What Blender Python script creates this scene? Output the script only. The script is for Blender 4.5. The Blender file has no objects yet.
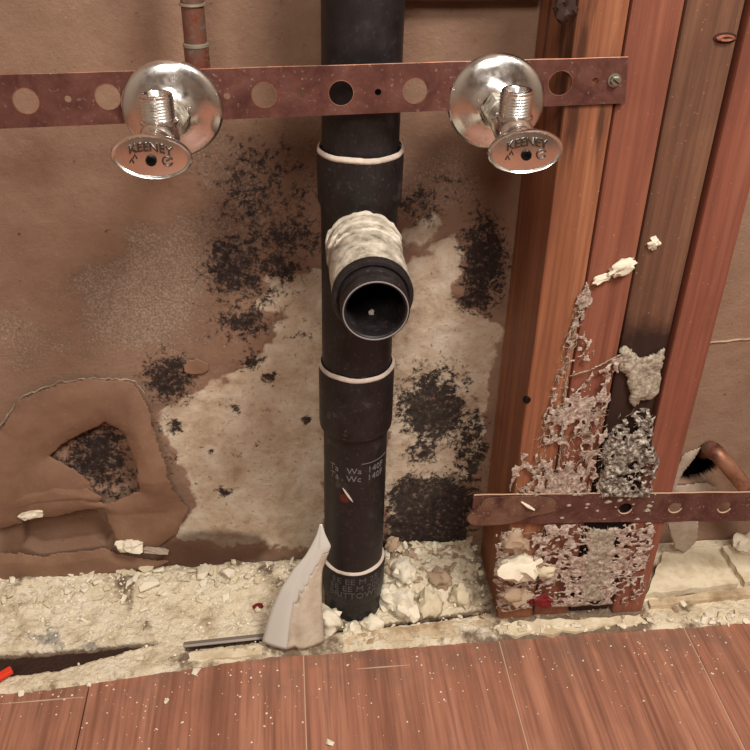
import bpy, bmesh, math, random
import numpy as np
from mathutils import Vector, Matrix
random.seed(7)
RNG = np.random.default_rng(11)
SC = bpy.context.scene
COL = SC.collection

# ------------------------------------------------------------------ camera
F = 880.0
yaw, pitch, roll = np.radians([6.0, 32.7, 1.0])
_fw = np.array([np.sin(yaw)*np.cos(pitch), np.cos(yaw)*np.cos(pitch), -np.sin(pitch)])
_rt0 = np.array([np.cos(yaw), -np.sin(yaw), 0.0]); _up0 = np.cross(_rt0, _fw)
_rt = np.cos(roll)*_rt0 + np.sin(roll)*_up0
_up = -np.sin(roll)*_rt0 + np.cos(roll)*_up0
CP = np.array([-0.055, -0.735, 0.73])
cam = bpy.data.cameras.new('camera'); cam.sensor_width = 36.0; cam.lens = 36.0*F/750.0
cam.clip_start = 0.01
camo = bpy.data.objects.new('camera', cam); COL.objects.link(camo)
camo.matrix_world = Matrix(((_rt[0], _up[0], -_fw[0], CP[0]), (_rt[1], _up[1], -_fw[1], CP[1]),
                            (_rt[2], _up[2], -_fw[2], CP[2]), (0, 0, 0, 1)))
SC.camera = camo
def ray(px, py): return _rt*(px-375)/F - _up*(py-375)/F + _fw
def PY(px, py, y):                     # photo direction met with an upright plane at depth y
    d = ray(px, py); return CP + d*(y-CP[1])/d[1]
def PZ(px, py, z=0.0):                 # photo direction met with a level plane at height z
    d = ray(px, py); return CP + d*(z-CP[2])/d[2]

# ------------------------------------------------------------------ light
w = bpy.data.worlds.new('world'); SC.world = w; w.use_nodes = True
w.node_tree.nodes['Background'].inputs[0].default_value = (1.0, 0.82, 0.66, 1)
w.node_tree.nodes['Background'].inputs[1].default_value = 0.05
def area(name, loc, target, size, power, color):
    l = bpy.data.lights.new(name, 'AREA'); l.shape = 'DISK'; l.size = size; l.energy = power; l.color = color
    o = bpy.data.objects.new(name, l); COL.objects.link(o); o.location = loc
    o.rotation_euler = (Vector(target)-Vector(loc)).to_track_quat('-Z', 'Y').to_euler()
    return o
area('ceiling_light', (0.62, -1.05, 2.0), (0.0, -0.1, 0.2), 0.5, 25, (1.0, 0.93, 0.86))
area('fill_light', (-0.25, -1.60, 1.70), (0.0, 0.0, 0.25), 0.6, 11, (1.0, 0.93, 0.86))  # unseen fill lamp added behind the camera to soften shadows
SC.view_settings.view_transform = 'Standard'; SC.view_settings.look = 'None'
SC.view_settings.exposure = 0.62; SC.view_settings.gamma = 1.0; SC.view_settings.use_curve_mapping = False

# ------------------------------------------------------------------ helpers
def lin(c):
    return tuple(((v/255)/12.92 if v/255 <= 0.04045 else ((v/255+0.055)/1.055)**2.4) for v in c) + (1.0,)
def lin_(c): return lin(c)
class NT:
    def __init__(s, name):
        s.m = bpy.data.materials.new(name); s.m.use_nodes = True; s.t = s.m.node_tree
        s.b = s.t.nodes['Principled BSDF']; s.o = s.t.nodes['Material Output']
    def n(s, t, **k):
        q = s.t.nodes.new(t)
        for a, v in k.items():
            if a.startswith('i_'):
                q.inputs[a[2:].replace('_', ' ')].default_value = v
            else: setattr(q, a, v)
        return q
    def l(s, a, b): s.t.links.new(a, b)
    def coord(s, scale=(1, 1, 1)):
        c = s.n('ShaderNodeTexCoord'); m = s.n('ShaderNodeMapping'); m.inputs['Scale'].default_value = scale
        s.l(c.outputs['Object'], m.inputs['Vector']); return m.outputs['Vector']
    def noise(s, vec, scale, detail=4, rough=0.6, dist=0.0):
        q = s.n('ShaderNodeTexNoise'); q.inputs['Scale'].default_value = scale; q.inputs['Detail'].default_value = detail
        q.inputs['Roughness'].default_value = rough; q.inputs['Distortion'].default_value = dist
        s.l(vec, q.inputs['Vector']); return q.outputs['Fac']
    def ramp(s, fac, stops):
        r = s.n('ShaderNodeValToRGB'); e = r.color_ramp.elements
        while len(e) < len(stops): e.new(0.5)
        for k, (p, c) in enumerate(stops):
            e[k].position = p; e[k].color = c if len(c) == 4 else lin(c)
        s.l(fac, r.inputs['Fac']); return r.outputs['Color']
    def rng(s, fac, a, b, c=0.0, d=1.0):
        r = s.n('ShaderNodeMapRange'); r.inputs[1].default_value = a; r.inputs[2].default_value = b
        r.inputs[3].default_value = c; r.inputs[4].default_value = d; r.clamp = True
        s.l(fac, r.inputs[0]); return r.outputs[0]
    def mix(s, fac, a, b, mode='MIX'):
        m = s.n('ShaderNodeMix', data_type='RGBA', blend_type=mode)
        for sock, v in ((m.inputs['Factor'], fac), (m.inputs[6], a), (m.inputs[7], b)):
            if hasattr(v, 'links') or isinstance(v, bpy.types.NodeSocket): s.l(v, sock)
            elif isinstance(v, (int, float)): sock.default_value = v
            else: sock.default_value = v if len(v) == 4 else lin(v)
        return m.outputs[2]
    def math(s, op, a, b):
        m = s.n('ShaderNodeMath', operation=op)
        for i, v in enumerate((a, b)):
            if isinstance(v, bpy.types.NodeSocket): s.l(v, m.inputs[i])
            else: m.inputs[i].default_value = v
        return m.outputs[0]
    def attr(s, name):
        return s.n('ShaderNodeAttribute', attribute_name=name).outputs['Fac']
    def sep(s, vec):
        q = s.n('ShaderNodeSeparateXYZ'); s.l(vec, q.inputs[0]); return q.outputs
    def bump(s, h, strength=0.3, dist=0.002):
        b = s.n('ShaderNodeBump'); b.inputs['Strength'].default_value = strength; b.inputs['Distance'].default_value = dist
        s.l(h, b.inputs['Height']); s.l(b.outputs[0], s.b.inputs['Normal'])
    def done(s, col=None, rough=0.8, metal=0.0, spec=0.3):
        if col is not None:
            if isinstance(col, bpy.types.NodeSocket): s.l(col, s.b.inputs['Base Color'])
            else: s.b.inputs['Base Color'].default_value = col if len(col) == 4 else lin(col)
        if isinstance(rough, bpy.types.NodeSocket): s.l(rough, s.b.inputs['Roughness'])
        else: s.b.inputs['Roughness'].default_value = rough
        s.b.inputs['Metallic'].default_value = metal; s.b.inputs['Specular IOR Level'].default_value = spec
        return s.m

def _hash(i, j, k, seed):
    n = (i*374761393 + j*668265263 + k*2147483647 + seed*1274126177) & 0xffffffff
    n = ((n ^ (n >> 13))*1274126177) & 0xffffffff
    n = (n ^ (n >> 16))
    return (n & 0xffff)/65535.0
def vnoise(P, seed=0):
    P = np.asarray(P, float); I = np.floor(P).astype(np.int64); f = P-I; f = f*f*(3-2*f)
    r = 0
    for a in (0, 1):
        for b in (0, 1):
            for c in (0, 1):
                wgt = (f[:, 0] if a else 1-f[:, 0])*(f[:, 1] if b else 1-f[:, 1])*(f[:, 2] if c else 1-f[:, 2])
                r = r + wgt*_hash(I[:, 0]+a, I[:, 1]+b, I[:, 2]+c, seed)
    return r
def fbm(P, scale, oct=4, seed=0, gain=0.5):
    P = np.asarray(P, float); s = 0; a = 1.0; t = 0
    for o in range(oct):
        s = s + a*vnoise(P*scale*(2.03**o)+17.3*o, seed+o); t += a; a *= gain
    return s/t-0.5
def sdf(poly, Q):                       # signed distance, positive inside
    poly = np.asarray(poly, float); n = len(poly)
    d = np.full(len(Q), 1e9); ins = np.zeros(len(Q), bool)
    for i in range(n):
        a = poly[i]; b = poly[(i+1) % n]; e = b-a; v = Q-a
        t = np.clip((v@e)/max(e@e, 1e-12), 0, 1)
        d = np.minimum(d, np.hypot(*(v-t[:, None]*e).T))
        c = ((a[1] <= Q[:, 1]) != (b[1] <= Q[:, 1]))
        with np.errstate(divide='ignore', invalid='ignore'):
            xi = a[0]+(Q[:, 1]-a[1])*(b[0]-a[0])/(b[1]-a[1] if b[1] != a[1] else 1e-9)
        ins ^= c & (Q[:, 0] < xi)
    return np.where(ins, d, -d)
def sm(x, a, b):
    t = np.clip((x-a)/(b-a), 0, 1); return t*t*(3-2*t)

def tag(o, label=None, cat=None, group=None, kind=None):
    if label: o['label'] = label
    if cat: o['category'] = cat
    if group: o['group'] = group
    if kind: o['kind'] = kind
    return o
def link(name, me, m=None, parent=None, smooth=False):
    if m is not None and not me.materials: me.materials.append(m)
    if smooth:
        me.polygons.foreach_set('use_smooth', [True]*len(me.polygons))
    o = bpy.data.objects.new(name, me); COL.objects.link(o)
    if parent is not None: o.parent = parent
    return o
def empty(name, loc=(0, 0, 0)):
    o = bpy.data.objects.new(name, None); COL.objects.link(o); o.location = loc; o.empty_display_size = 0.02; return o
def mesh_np(name, V, Fc):
    me = bpy.data.meshes.new(name)
    me.from_pydata(np.asarray(V).tolist(), [], np.asarray(Fc).tolist() if not isinstance(Fc, list) else Fc)
    me.update(); return me
def bm_mesh(name, bm):
    bmesh.ops.recalc_face_normals(bm, faces=bm.faces)
    me = bpy.data.meshes.new(name); bm.to_mesh(me); bm.free(); return me
def autosmooth(me, ang=35):
    me.polygons.foreach_set('use_smooth', [True]*len(me.polygons))
    try: me.set_sharp_from_angle(angle=math.radians(ang))
    except Exception: pass
    return me
def box_bm(bm, lo, hi, bevel=0.0, seg=1):
    v = bmesh.ops.create_cube(bm, size=1.0)['verts']
    for q in v:
        q.co = Vector([(lo[i]+hi[i])/2 + q.co[i]*(hi[i]-lo[i]) for i in range(3)])
    if bevel:
        e = list({x for q in v for x in q.link_edges})
        bmesh.ops.bevel(bm, geom=e, offset=bevel, segments=seg, affect='EDGES', profile=0.5)
def box(name, lo, hi, m, parent=None, bevel=0.0, seg=1):
    bm = bmesh.new(); box_bm(bm, lo, hi, bevel, seg); return link(name, bm_mesh(name, bm), m, parent)
def lathe_bm(bm, prof, axis='z', n=40, origin=(0, 0, 0), sx=1.0):
    rings = []
    for r, h in prof:
        ring = []
        for k in range(n):
            a = 2*math.pi*k/n; c, s = r*math.cos(a)*sx, r*math.sin(a)
            p = (c, s, h) if axis == 'z' else (c, h, s)      # axis 'y': h runs along y
            ring.append(bm.verts.new(Vector(p)+Vector(origin)))
        rings.append(ring)
    for a, b in zip(rings[:-1], rings[1:]):
        for k in range(n):
            bm.faces.new((a[k], a[(k+1) % n], b[(k+1) % n], b[k]))
    return rings
def lathe(name, prof, m, parent=None, axis='z', n=40, origin=(0, 0, 0), cap=(True, True), ang=35):
    bm = bmesh.new(); r = lathe_bm(bm, prof, axis, n, origin)
    if cap[0]: bm.faces.new(r[0])
    if cap[1]: bm.faces.new(r[-1])
    return link(name, autosmooth(bm_mesh(name, bm), ang), m, parent)
def tube_bm(bm, pts, rad, n=10, cap=True):
    pts = [Vector(p) for p in pts]; rings = []
    if not isinstance(rad, (list, tuple)): rad = [rad]*len(pts)
    t0 = (pts[1]-pts[0]).normalized(); ref = Vector((0, 0, 1)) if abs(t0.z) < 0.9 else Vector((1, 0, 0))
    u = t0.cross(ref).normalized()
    for i, p in enumerate(pts):
        t = (pts[min(i+1, len(pts)-1)]-pts[max(i-1, 0)]).normalized()
        u = (u-t*u.dot(t)).normalized(); v = t.cross(u)
        rings.append([bm.verts.new(p+rad[i]*(math.cos(2*math.pi*k/n)*u+math.sin(2*math.pi*k/n)*v)) for k in range(n)])
    for a, b in zip(rings[:-1], rings[1:]):
        for k in range(n): bm.faces.new((a[k], a[(k+1) % n], b[(k+1) % n], b[k]))
    if cap: bm.faces.new(rings[0]); bm.faces.new(rings[-1])
def text_mesh(body, size, extrude=0.0004, res=2, align='CENTER', bold=0.0):
    cu = bpy.data.curves.new('t', 'FONT'); cu.body = body; cu.size = size; cu.extrude = extrude
    cu.offset = bold; cu.align_x = align; cu.align_y = 'CENTER'; cu.resolution_u = res
    o = bpy.data.objects.new('t', cu); COL.objects.link(o)
    bpy.context.view_layer.update()
    me = bpy.data.meshes.new_from_object(o.evaluated_get(bpy.context.evaluated_depsgraph_get()))
    bpy.data.objects.remove(o); bpy.data.curves.remove(cu)
    return me
def plate_mesh(outer, holes, thick, hn=28):      # flat plate in x,z with round holes, thickness along y
    cu = bpy.data.curves.new('p', 'CURVE'); cu.dimensions = '2D'; cu.fill_mode = 'BOTH'; cu.extrude = thick/2
    def spl(pts):
        s = cu.splines.new('POLY'); s.points.add(len(pts)-1); s.use_cyclic_u = True
        for q, p in zip(s.points, pts): q.co = (p[0], p[1], 0, 1)
    spl(outer)
    for x, z, r in holes:
        spl([(x+r*math.cos(2*math.pi*k/hn), z+r*math.sin(2*math.pi*k/hn)) for k in range(hn)])
    o = bpy.data.objects.new('p', cu); COL.objects.link(o); bpy.context.view_layer.update()
    me = bpy.data.meshes.new_from_object(o.evaluated_get(bpy.context.evaluated_depsgraph_get()))
    bpy.data.objects.remove(o); bpy.data.curves.remove(cu)
    for v in me.vertices: x, y, z = v.co; v.co = (x, -z, y)
    me.update(); return me
def sheet(name, poly, y, m, parent=None, cell=0.0014, holes=(), ragged=0.003, height=None, thick=0.0012, seed=0, cover=None, attrs=None):
    """ragged sheet against an upright plane: poly/holes in photo pixels met with plane y"""
    W = np.array([[PY(a, b, y)[0], PY(a, b, y)[2]] for a, b in poly])
    H = [np.array([[PY(a, b, y)[0], PY(a, b, y)[2]] for a, b in h]) for h in holes]
    x0, z0 = W.min(0)-0.004; x1, z1 = W.max(0)+0.004
    nx = int((x1-x0)/cell)+1; nz = int((z1-z0)/cell)+1
    gx, gz = np.meshgrid(x0+np.arange(nx)*cell, z0+np.arange(nz)*cell, indexing='ij')
    Q = np.stack([gx.ravel(), gz.ravel()], 1); P3 = np.stack([Q[:, 0], Q[:, 1], np.zeros(len(Q))], 1)
    D = sdf(W, Q)
    for h in H: D = np.minimum(D, -sdf(h, Q))
    E = D + ragged*2*fbm(P3, 90, 4, seed)
    if cover is not None: E = np.minimum(E, cover(Q, P3, D))
    keep = (E > 0).reshape(nx, nz)
    ck = keep[:-1, :-1] & keep[1:, :-1] & keep[:-1, 1:] & keep[1:, 1:]
    hgt = height(Q, P3, D) if height else np.full(len(Q), 0.001)
    idx = np.arange(nx*nz).reshape(nx, nz)
    I, J = np.nonzero(ck)
    front = np.stack([idx[I, J], idx[I+1, J], idx[I+1, J+1], idx[I, J+1]], 1)
    N = nx*nz; Fc = front.tolist() + (front[:, ::-1]+N).tolist()
    pad = np.pad(ck, 1)
    for di, dj, va, vb in ((-1, 0, (0, 0), (0, 1)), (1, 0, (1, 1), (1, 0)), (0, -1, (1, 0), (0, 0)), (0, 1, (0, 1), (1, 1))):
        bnd = ck & ~pad[1+di:1+di+nx-1, 1+dj:1+dj+nz-1]
        A, B = np.nonzero(bnd); p = idx[A+va[0], B+va[1]]; q = idx[A+vb[0], B+vb[1]]
        Fc += np.stack([p, q, q+N, p+N], 1).tolist()
    jx = (RNG.random(N)-.5)*cell*0.7; jz = (RNG.random(N)-.5)*cell*0.7
    Vf = np.stack([Q[:, 0]+jx, y-hgt, Q[:, 1]+jz], 1); Vb = Vf.copy(); Vb[:, 1] += thick
    V = np.concatenate([Vf, Vb]); Fa = np.array(Fc)
    used, inv = np.unique(Fa.ravel(), return_inverse=True)
    me = mesh_np(name, V[used], inv.reshape(Fa.shape))
    me.polygons.foreach_set('use_smooth', [True]*len(me.polygons))
    o = link(name, me, m, parent); md = o.modifiers.new('soften', 'SMOOTH'); md.factor = 0.5; md.iterations = 2
    return o

# ------------------------------------------------------------------ materials
def wood_mat(name, c1, c2, c3, axis='z', dark_tone=None, seed=0.0, rough=0.55):
    t = NT(name); s = {'z': (70, 70, 2.2), 'y': (45, 1.6, 45)}[axis]
    v = t.coord(s); ad = t.n('ShaderNodeVectorMath', operation='ADD'); ad.inputs[1].default_value = (seed, seed*.7, seed*.3)
    t.l(v, ad.inputs[0]); v = ad.outputs[0]
    g = t.noise(v, 1.0, 6, 0.65, 0.6)
    g2 = t.noise(t.coord({'z': (260, 260, 9), 'y': (240, 8, 240)}[axis]), 1.0, 3, 0.6)
    big = t.noise(t.coord(), 14.0 if axis == 'z' else 9.0, 3, 0.6, 0.4)
    col = t.ramp(g, [(0.24, c1), (0.5, c2), (0.78, c3)])
    col = t.mix(t.rng(g2, 0.45, 0.70, 0, 0.6), col, c1)
    col = t.mix(t.rng(big, 0.48, 0.8, 0, 0.45), col, c1)
    sp = t.noise(t.coord(), 420, 2, 0.5)
    col = t.mix(t.rng(sp, 0.70, 0.78, 0, 0.55), col, (196, 170, 150))
    if dark_tone: col = dark_tone(t, col)
    t.bump(g2, 0.15, 0.001)
    return t.done(col, t.rng(g, 0.2, 0.8, rough-0.1, rough+0.15), 0, 0.35)
def copper_mat(name, c=(110, 71, 63), rough=0.5, dust=0.55, patina=False):
    t = NT(name); v = t.coord()
    a = t.noise(v, 40, 5, 0.65, 0.3); b = t.noise(v, 320, 3, 0.6); d = t.noise(v, 95, 5, 0.7)
    col = t.ramp(a, [(0.3, (80, 48, 44)), (0.5, c), (0.75, tuple(min(255, q+22) for q in c))])
    col = t.mix(t.rng(d, 0.58, 0.75, 0, 0.6), col, (66, 42, 40))
    if patina:
        col = t.mix(t.rng(a, 0.47, 0.62, 0, 0.8), col, (104, 98, 88)); col = t.mix(t.rng(d, 0.56, 0.70, 0, 0.7), col, (164, 154, 138))
    col = t.mix(t.rng(b, 0.62, 0.75, 0, dust), col, (190, 165, 148))
    t.bump(d, 0.1, 0.001)
    return t.done(col, rough, 0.45, 0.4)
def plaster_mat(name, c=(226, 214, 186), c2=(196, 178, 146), spots=0.3):
    t = NT(name); v = t.coord(); a = t.noise(v, 45, 5, 0.6); b = t.noise(v, 220, 4, 0.65); g = t.noise(v, 18, 3, 0.6)
    col = t.ramp(a, [(0.32, c2), (0.58, c)])
    col = t.mix(t.rng(b, 0.60, 0.74, 0, spots), col, (118, 96, 74))
    col = t.mix(t.rng(g, 0.62, 0.75, 0, 0.35), col, (150, 140, 128))
    t.bump(b, 0.35, 0.002)
    return t.done(col, 0.9, 0, 0.15)

def wall_mat():
    t = NT('stained_drywall_paper'); v = t.coord()
    fine = t.noise(v, 480, 3, 0.6); mid = t.noise(v, 60, 5, 0.65); big = t.noise(v, 9, 4, 0.6); spk = t.noise(v, 260, 4, 0.7)
    base = t.ramp(big, [(0.35, (132, 103, 85)), (0.55, (148, 119, 99)), (0.75, (140, 107, 86))])
    base = t.mix(t.rng(mid, 0.5, 0.8, 0, 0.35), base, (124, 86, 62))
    base = t.mix(t.rng(fine, 0.6, 0.75, 0, 0.35), base, (188, 160, 136))
    # mildew bloom
    gr = t.math('ADD', t.attr('grey'), t.math('MULTIPLY', t.math('SUBTRACT', spk, 0.5), 2.2))
    base = t.mix(t.rng(gr, 0.2, 1.0, 0, 0.6), base, (110, 98, 87))
    base = t.mix(t.rng(t.math('ADD', t.attr('grey'), t.math('MULTIPLY', fine, 1.6)), 1.32, 1.60, 0, 0.42), base, (182, 168, 152))
    # bare gypsum under the peeled paper
    pe = t.math('ADD', t.attr('peel'), t.math('MULTIPLY', t.math('SUBTRACT', mid, 0.5), 1.8))
    gyp = t.ramp(t.noise(v, 30, 6, 0.65, 0.4), [(0.3, (168, 144, 120)), (0.48, (198, 178, 154)), (0.68, (216, 204, 184))])
    gyp = t.mix(t.rng(spk, 0.56, 0.70, 0, 0.5), gyp, (122, 94, 74))
    base = t.mix(t.rng(pe, 0.36, 0.66), base, gyp)
    base = t.mix(t.rng(t.attr('dark_tone'), 0.0, 1.0, 0, 0.85), base, (74, 46, 32))  # brown stains, with some pipe shade painted into the colour
    # black mould
    vo = t.n('ShaderNodeTexVoronoi'); vo.inputs['Scale'].default_value = 150; t.l(v, vo.inputs['Vector'])
    mo = t.math('ADD', t.attr('mold'), t.math('MULTIPLY', t.math('SUBTRACT', t.noise(v, 95, 5, 0.7, 0.5), 0.5), 2.4))
    mo = t.math('ADD', mo, t.math('MULTIPLY', t.math('SUBTRACT', spk, 0.5), 1.6))
    mk = t.rng(mo, 0.40, 0.78, 0, 0.96)
    mcol = t.ramp(t.noise(v, 170, 4, 0.7), [(0.36, (26, 20, 20)), (0.56, (50, 40, 37)), (0.70, (120, 102, 90))])
    base = t.mix(mk, base, mcol)
    t.bump(t.math('ADD', mid, t.math('MULTIPLY', spk, 0.7)), 0.35, 0.003)
    return t.done(base, 0.85, 0, 0.2)
M = {}
M['wall'] = wall_mat()
def paper_mat():
    t = NT('torn_kraft_paper'); v = t.coord(); a = t.noise(v, 22, 4, 0.6); b = t.noise(v, 300, 3, 0.6)
    col = t.ramp(a, [(0.3, (120, 90, 72)), (0.55, (136, 104, 83)), (0.75, (148, 116, 95))])
    col = t.mix(t.rng(b, 0.6, 0.8, 0, 0.3), col, (196, 158, 128)); t.bump(b, 0.1, 0.001)
    return t.done(col, 0.75, 0, 0.25)
M['paper'] = paper_mat()
M['paper_edge'] = plaster_mat('torn_grey_paper', (176, 160, 142), (150, 132, 116), 0.1)
M['room'] = NT('painted_wall').done((150, 140, 128), 0.8)
M['ceil'] = NT('painted_ceiling').done((225, 212, 195), 0.9)
M['dark'] = NT('dark_cavity_board').done((46, 36, 30), 0.95)
M['plaster'] = plaster_mat('cream_plaster')
M['plaster_w'] = plaster_mat('white_plaster', (240, 232, 212), (218, 204, 174), 0.12)
M['plaster_t'] = plaster_mat('tan_plaster', (186, 162, 136), (148, 122, 100), 0.3)
M['plaster_d'] = plaster_mat('dirty_tan_mortar', (204, 184, 152), (150, 124, 96), 0.75)
def bed_mat():
    t = NT('crushed_plaster_bed'); v = t.coord(); a = t.noise(v, 30, 5, 0.65, 0.3); b = t.noise(v, 260, 4, 0.65); g = t.noise(v, 90, 5, 0.7)
    col = t.ramp(a, [(0.3, (188, 170, 140)), (0.5, (224, 210, 182)), (0.7, (236, 226, 204))])
    col = t.mix(t.rng(g, 0.57, 0.72, 0, 0.65), col, (128, 104, 78))
    col = t.mix(t.rng(b, 0.64, 0.74, 0, 0.5), col, (92, 72, 56))
    gr = t.math('ADD', t.attr('grey'), t.math('MULTIPLY', t.math('SUBTRACT', g, 0.5), 2.0))
    col = t.mix(t.rng(gr, 0.4, 0.8, 0, 0.8), col, (126, 124, 120))
    di = t.math('ADD', t.attr('dirt_dark'), t.math('MULTIPLY', t.math('SUBTRACT', g, 0.5), 1.4))
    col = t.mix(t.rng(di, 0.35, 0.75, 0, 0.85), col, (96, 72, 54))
    col = t.mix(t.rng(di, 0.95, 1.3, 0, 0.95), col, (56, 38, 32))  # darkest brown paints in the shade of the grooves
    t.bump(t.math('ADD', g, b), 0.8, 0.004)
    return t.done(col, 0.92, 0, 0.12)
M['bed'] = bed_mat()
def stain3(t, col):
    z = t.sep(t.coord())[2]
    n = t.noise(t.coord(), 55, 4, 0.6)
    zz = t.math('ADD', z, t.math('MULTIPLY', t.math('SUBTRACT', n, 0.5), 0.05))
    col = t.mix(t.math('MULTIPLY', t.rng(zz, 0.375, 0.345), 0.9), col, (40, 26, 22))
    return col
def streaks1(t, col):  # darker streaks from below the upper strap upward
    q = t.sep(t.coord()); n = t.noise(t.coord((60, 60, 6)), 1, 4, 0.6)
    k = t.math('MULTIPLY', t.rng(q[2], 0.46, 0.53), t.rng(n, 0.5, 0.62))
    return t.mix(t.math('MULTIPLY', k, 0.8), col, (52, 30, 22))
M['stud_a'] = wood_mat('stud_wood_orange', (112, 68, 48), (150, 96, 68), (184, 128, 92), dark_tone=streaks1, seed=3)
M['stud_b'] = wood_mat('stud_wood_red', (112, 66, 52), (142, 87, 67), (160, 104, 80), seed=11)
M['stud_c'] = wood_mat('stud_wood_brown', (82, 56, 44), (112, 78, 60), (140, 102, 78), dark_tone=stain3, seed=23)
M['stud_d'] = wood_mat('stud_wood_mahogany', (110, 66, 53), (138, 82, 64), (152, 98, 78), seed=37)
M['block'] = wood_mat('blocking_wood', (58, 34, 24), (84, 52, 36), (110, 70, 48), seed=51)
M['knot'] = NT('knot_wood').done((58, 38, 30), 0.7)
def plank_mat(name, c1, c2, c3, seed):
    def dirt_dark(t, col):
        y = t.sep(t.coord())[1]; n = t.noise(t.coord(), 26, 5, 0.65)
        k = t.math('MULTIPLY', t.rng(y, -0.20, -0.13), t.rng(n, 0.42, 0.62))
        col = t.mix(t.math('MULTIPLY', k, 0.6), col, (112, 92, 80))
        n2 = t.noise(t.coord(), 700, 2, 0.5)
        return t.mix(t.rng(n2, 0.70, 0.76, 0, 0.5), col, (206, 188, 172))
    return wood_mat(name, c1, c2, c3, 'y', dirt_dark, seed, 0.36)
M['planks'] = [plank_mat('laminate_plank', (104, 68, 56), (164, 112, 90), (186, 136, 112), 5),
               plank_mat('laminate_plank_b', (100, 64, 52), (170, 118, 95), (192, 142, 116), 19),
               plank_mat('laminate_plank_c', (108, 70, 56), (166, 114, 92), (188, 138, 113), 44)]
M['dust'] = NT('pale_dust').done((190, 160, 136), 0.95)
def abs_mat(name, dust=0.25):
    t = NT(name); v = t.coord(); a = t.noise(v, 50, 5, 0.65); b = t.noise(v, 330, 3, 0.65)
    col = t.ramp(a, [(0.35, (26, 22, 23)), (0.7, (40, 35, 35))])
    col = t.mix(t.rng(b, 0.60, 0.8, 0, dust), col, (120, 108, 98))
    col = t.mix(t.rng(a, 0.60, 0.82, 0, dust), col, (112, 102, 94))
    return t.done(col, t.rng(a, 0.3, 0.7, 0.38, 0.6), 0, 0.4)
M['abs'] = abs_mat('black_abs', 0.22); M['abs_d'] = abs_mat('dusty_black_abs', 0.5)
def caked(name, thr):
    t = NT(name); v = t.coord(); a = t.noise(v, 60, 6, 0.7); b = t.noise(v, 90, 6, 0.7)
    pl = t.ramp(b, [(0.34, (112, 104, 94)), (0.5, (176, 167, 150)), (0.66, (214, 206, 190))])
    nrm = t.n('ShaderNodeNewGeometry').outputs['Normal']
    z = t.sep(nrm)[2]
    k = t.math('ADD', z, t.math('MULTIPLY', t.math('SUBTRACT', a, 0.5), 2.6))
    col = t.mix(t.rng(k, thr, thr+0.35), (36, 31, 31), pl)
    t.bump(a, 0.4, 0.003)
    return t.done(col, 0.8, 0, 0.2)
M['caked_r'] = plaster_mat('grey_plaster_ridge', (212, 204, 188), (160, 150, 134), 0.4)
M['caked'] = caked('plaster_caked_abs', -0.25); M['caked_h'] = caked('plaster_smeared_abs', 0.05)
M['glue'] = plaster_mat('dried_solvent_cement', (206, 192, 178), (168, 152, 140), 0.15)
M['print'] = NT('grey_print').done((142, 136, 134), 0.6)
M['print_m'] = NT('mid_grey_print').done((112, 106, 105), 0.6)
M['print_d'] = NT('dim_grey_print').done((84, 79, 79), 0.6)
def resid_(name):
    t = NT(name); a = t.noise(t.coord(), 160, 4, 0.65)
    return t.done(t.ramp(a, [(0.35, (150, 144, 128)), (0.6, (232, 228, 212))]), 0.4, 0.35, 0.5)
def chrome_mat():
    t = NT('chrome'); v = t.coord(); a = t.noise(v, 130, 4, 0.6); b = t.noise(v, 700, 2, 0.5)
    col = t.mix(t.rng(a, 0.55, 0.75, 0, 0.35), (238, 236, 232), (186, 180, 170))
    return t.done(col, t.rng(a, 0.3, 0.75, 0.14, 0.34), 1.0, 0.5)
M['chrome'] = chrome_mat()
M['limed'] = resid_('limescaled_chrome')
M['letter'] = NT('grey_raised_letter').done((108, 102, 98), 0.35, 0.9)  # darker grey than the chrome so the raised marks read
M['chrome_dark'] = NT('dark_screw_recess').done((30, 28, 28), 0.4, 0.6)
M['steel'] = NT('zinc_screw').done((176, 176, 160), 0.35, 0.85)
M['strip'] = NT('galvanised_strip').done((150, 140, 130), 0.45, 0.6)
M['copper'] = copper_mat('copper_strap')
M['copper_lo'] = copper_mat('dusty_copper_strap', (106, 72, 64), 0.55, 0.7)
M['copper_e'] = copper_mat('tan_strap_end', (124, 92, 76), 0.6, 0.8)
M['copper_p'] = copper_mat('patinated_copper_pipe', (140, 84, 66), 0.45, 0.4, True)
M['copper_c'] = copper_mat('bare_copper_pipe', (150, 104, 80), 0.5, 0.5)
M['solder'] = NT('dull_solder').done((150, 142, 126), 0.5, 0.5)
def resid(name, c1, c2, c3):
    t = NT(name); v = t.coord(); a = t.noise(v, 240, 4, 0.7); b = t.noise(v, 420, 3, 0.6)
    col = t.ramp(a, [(0.36, c1), (0.5, c2), (0.64, c3)]); t.bump(b, 0.5, 0.002)
    return t.done(col, 0.8, 0, 0.2)
M['res'] = resid('dried_adhesive_web', (128, 100, 88), (172, 152, 138), (212, 198, 184))
M['res_g'] = resid('grey_mouldy_residue', (52, 45, 40), (124, 114, 102), (206, 198, 184))
M['res_w'] = resid('grey_white_skim', (126, 112, 98), (160, 148, 130), (192, 182, 164))
M['white'] = NT('white_strip_vinyl').done((208, 205, 196), 0.3, 0, 0.5)
M['white_back'] = plaster_mat('tan_strip_backing', (206, 194, 174), (182, 166, 144), 0.15)
M['red'] = NT('red_plastic').done((222, 62, 38), 0.5)
M['brick'] = NT('faded_red_mark').done((88, 40, 34), 0.7)
M['maroon'] = NT('dark_red_scrap').done((110, 24, 26), 0.6)

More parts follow.
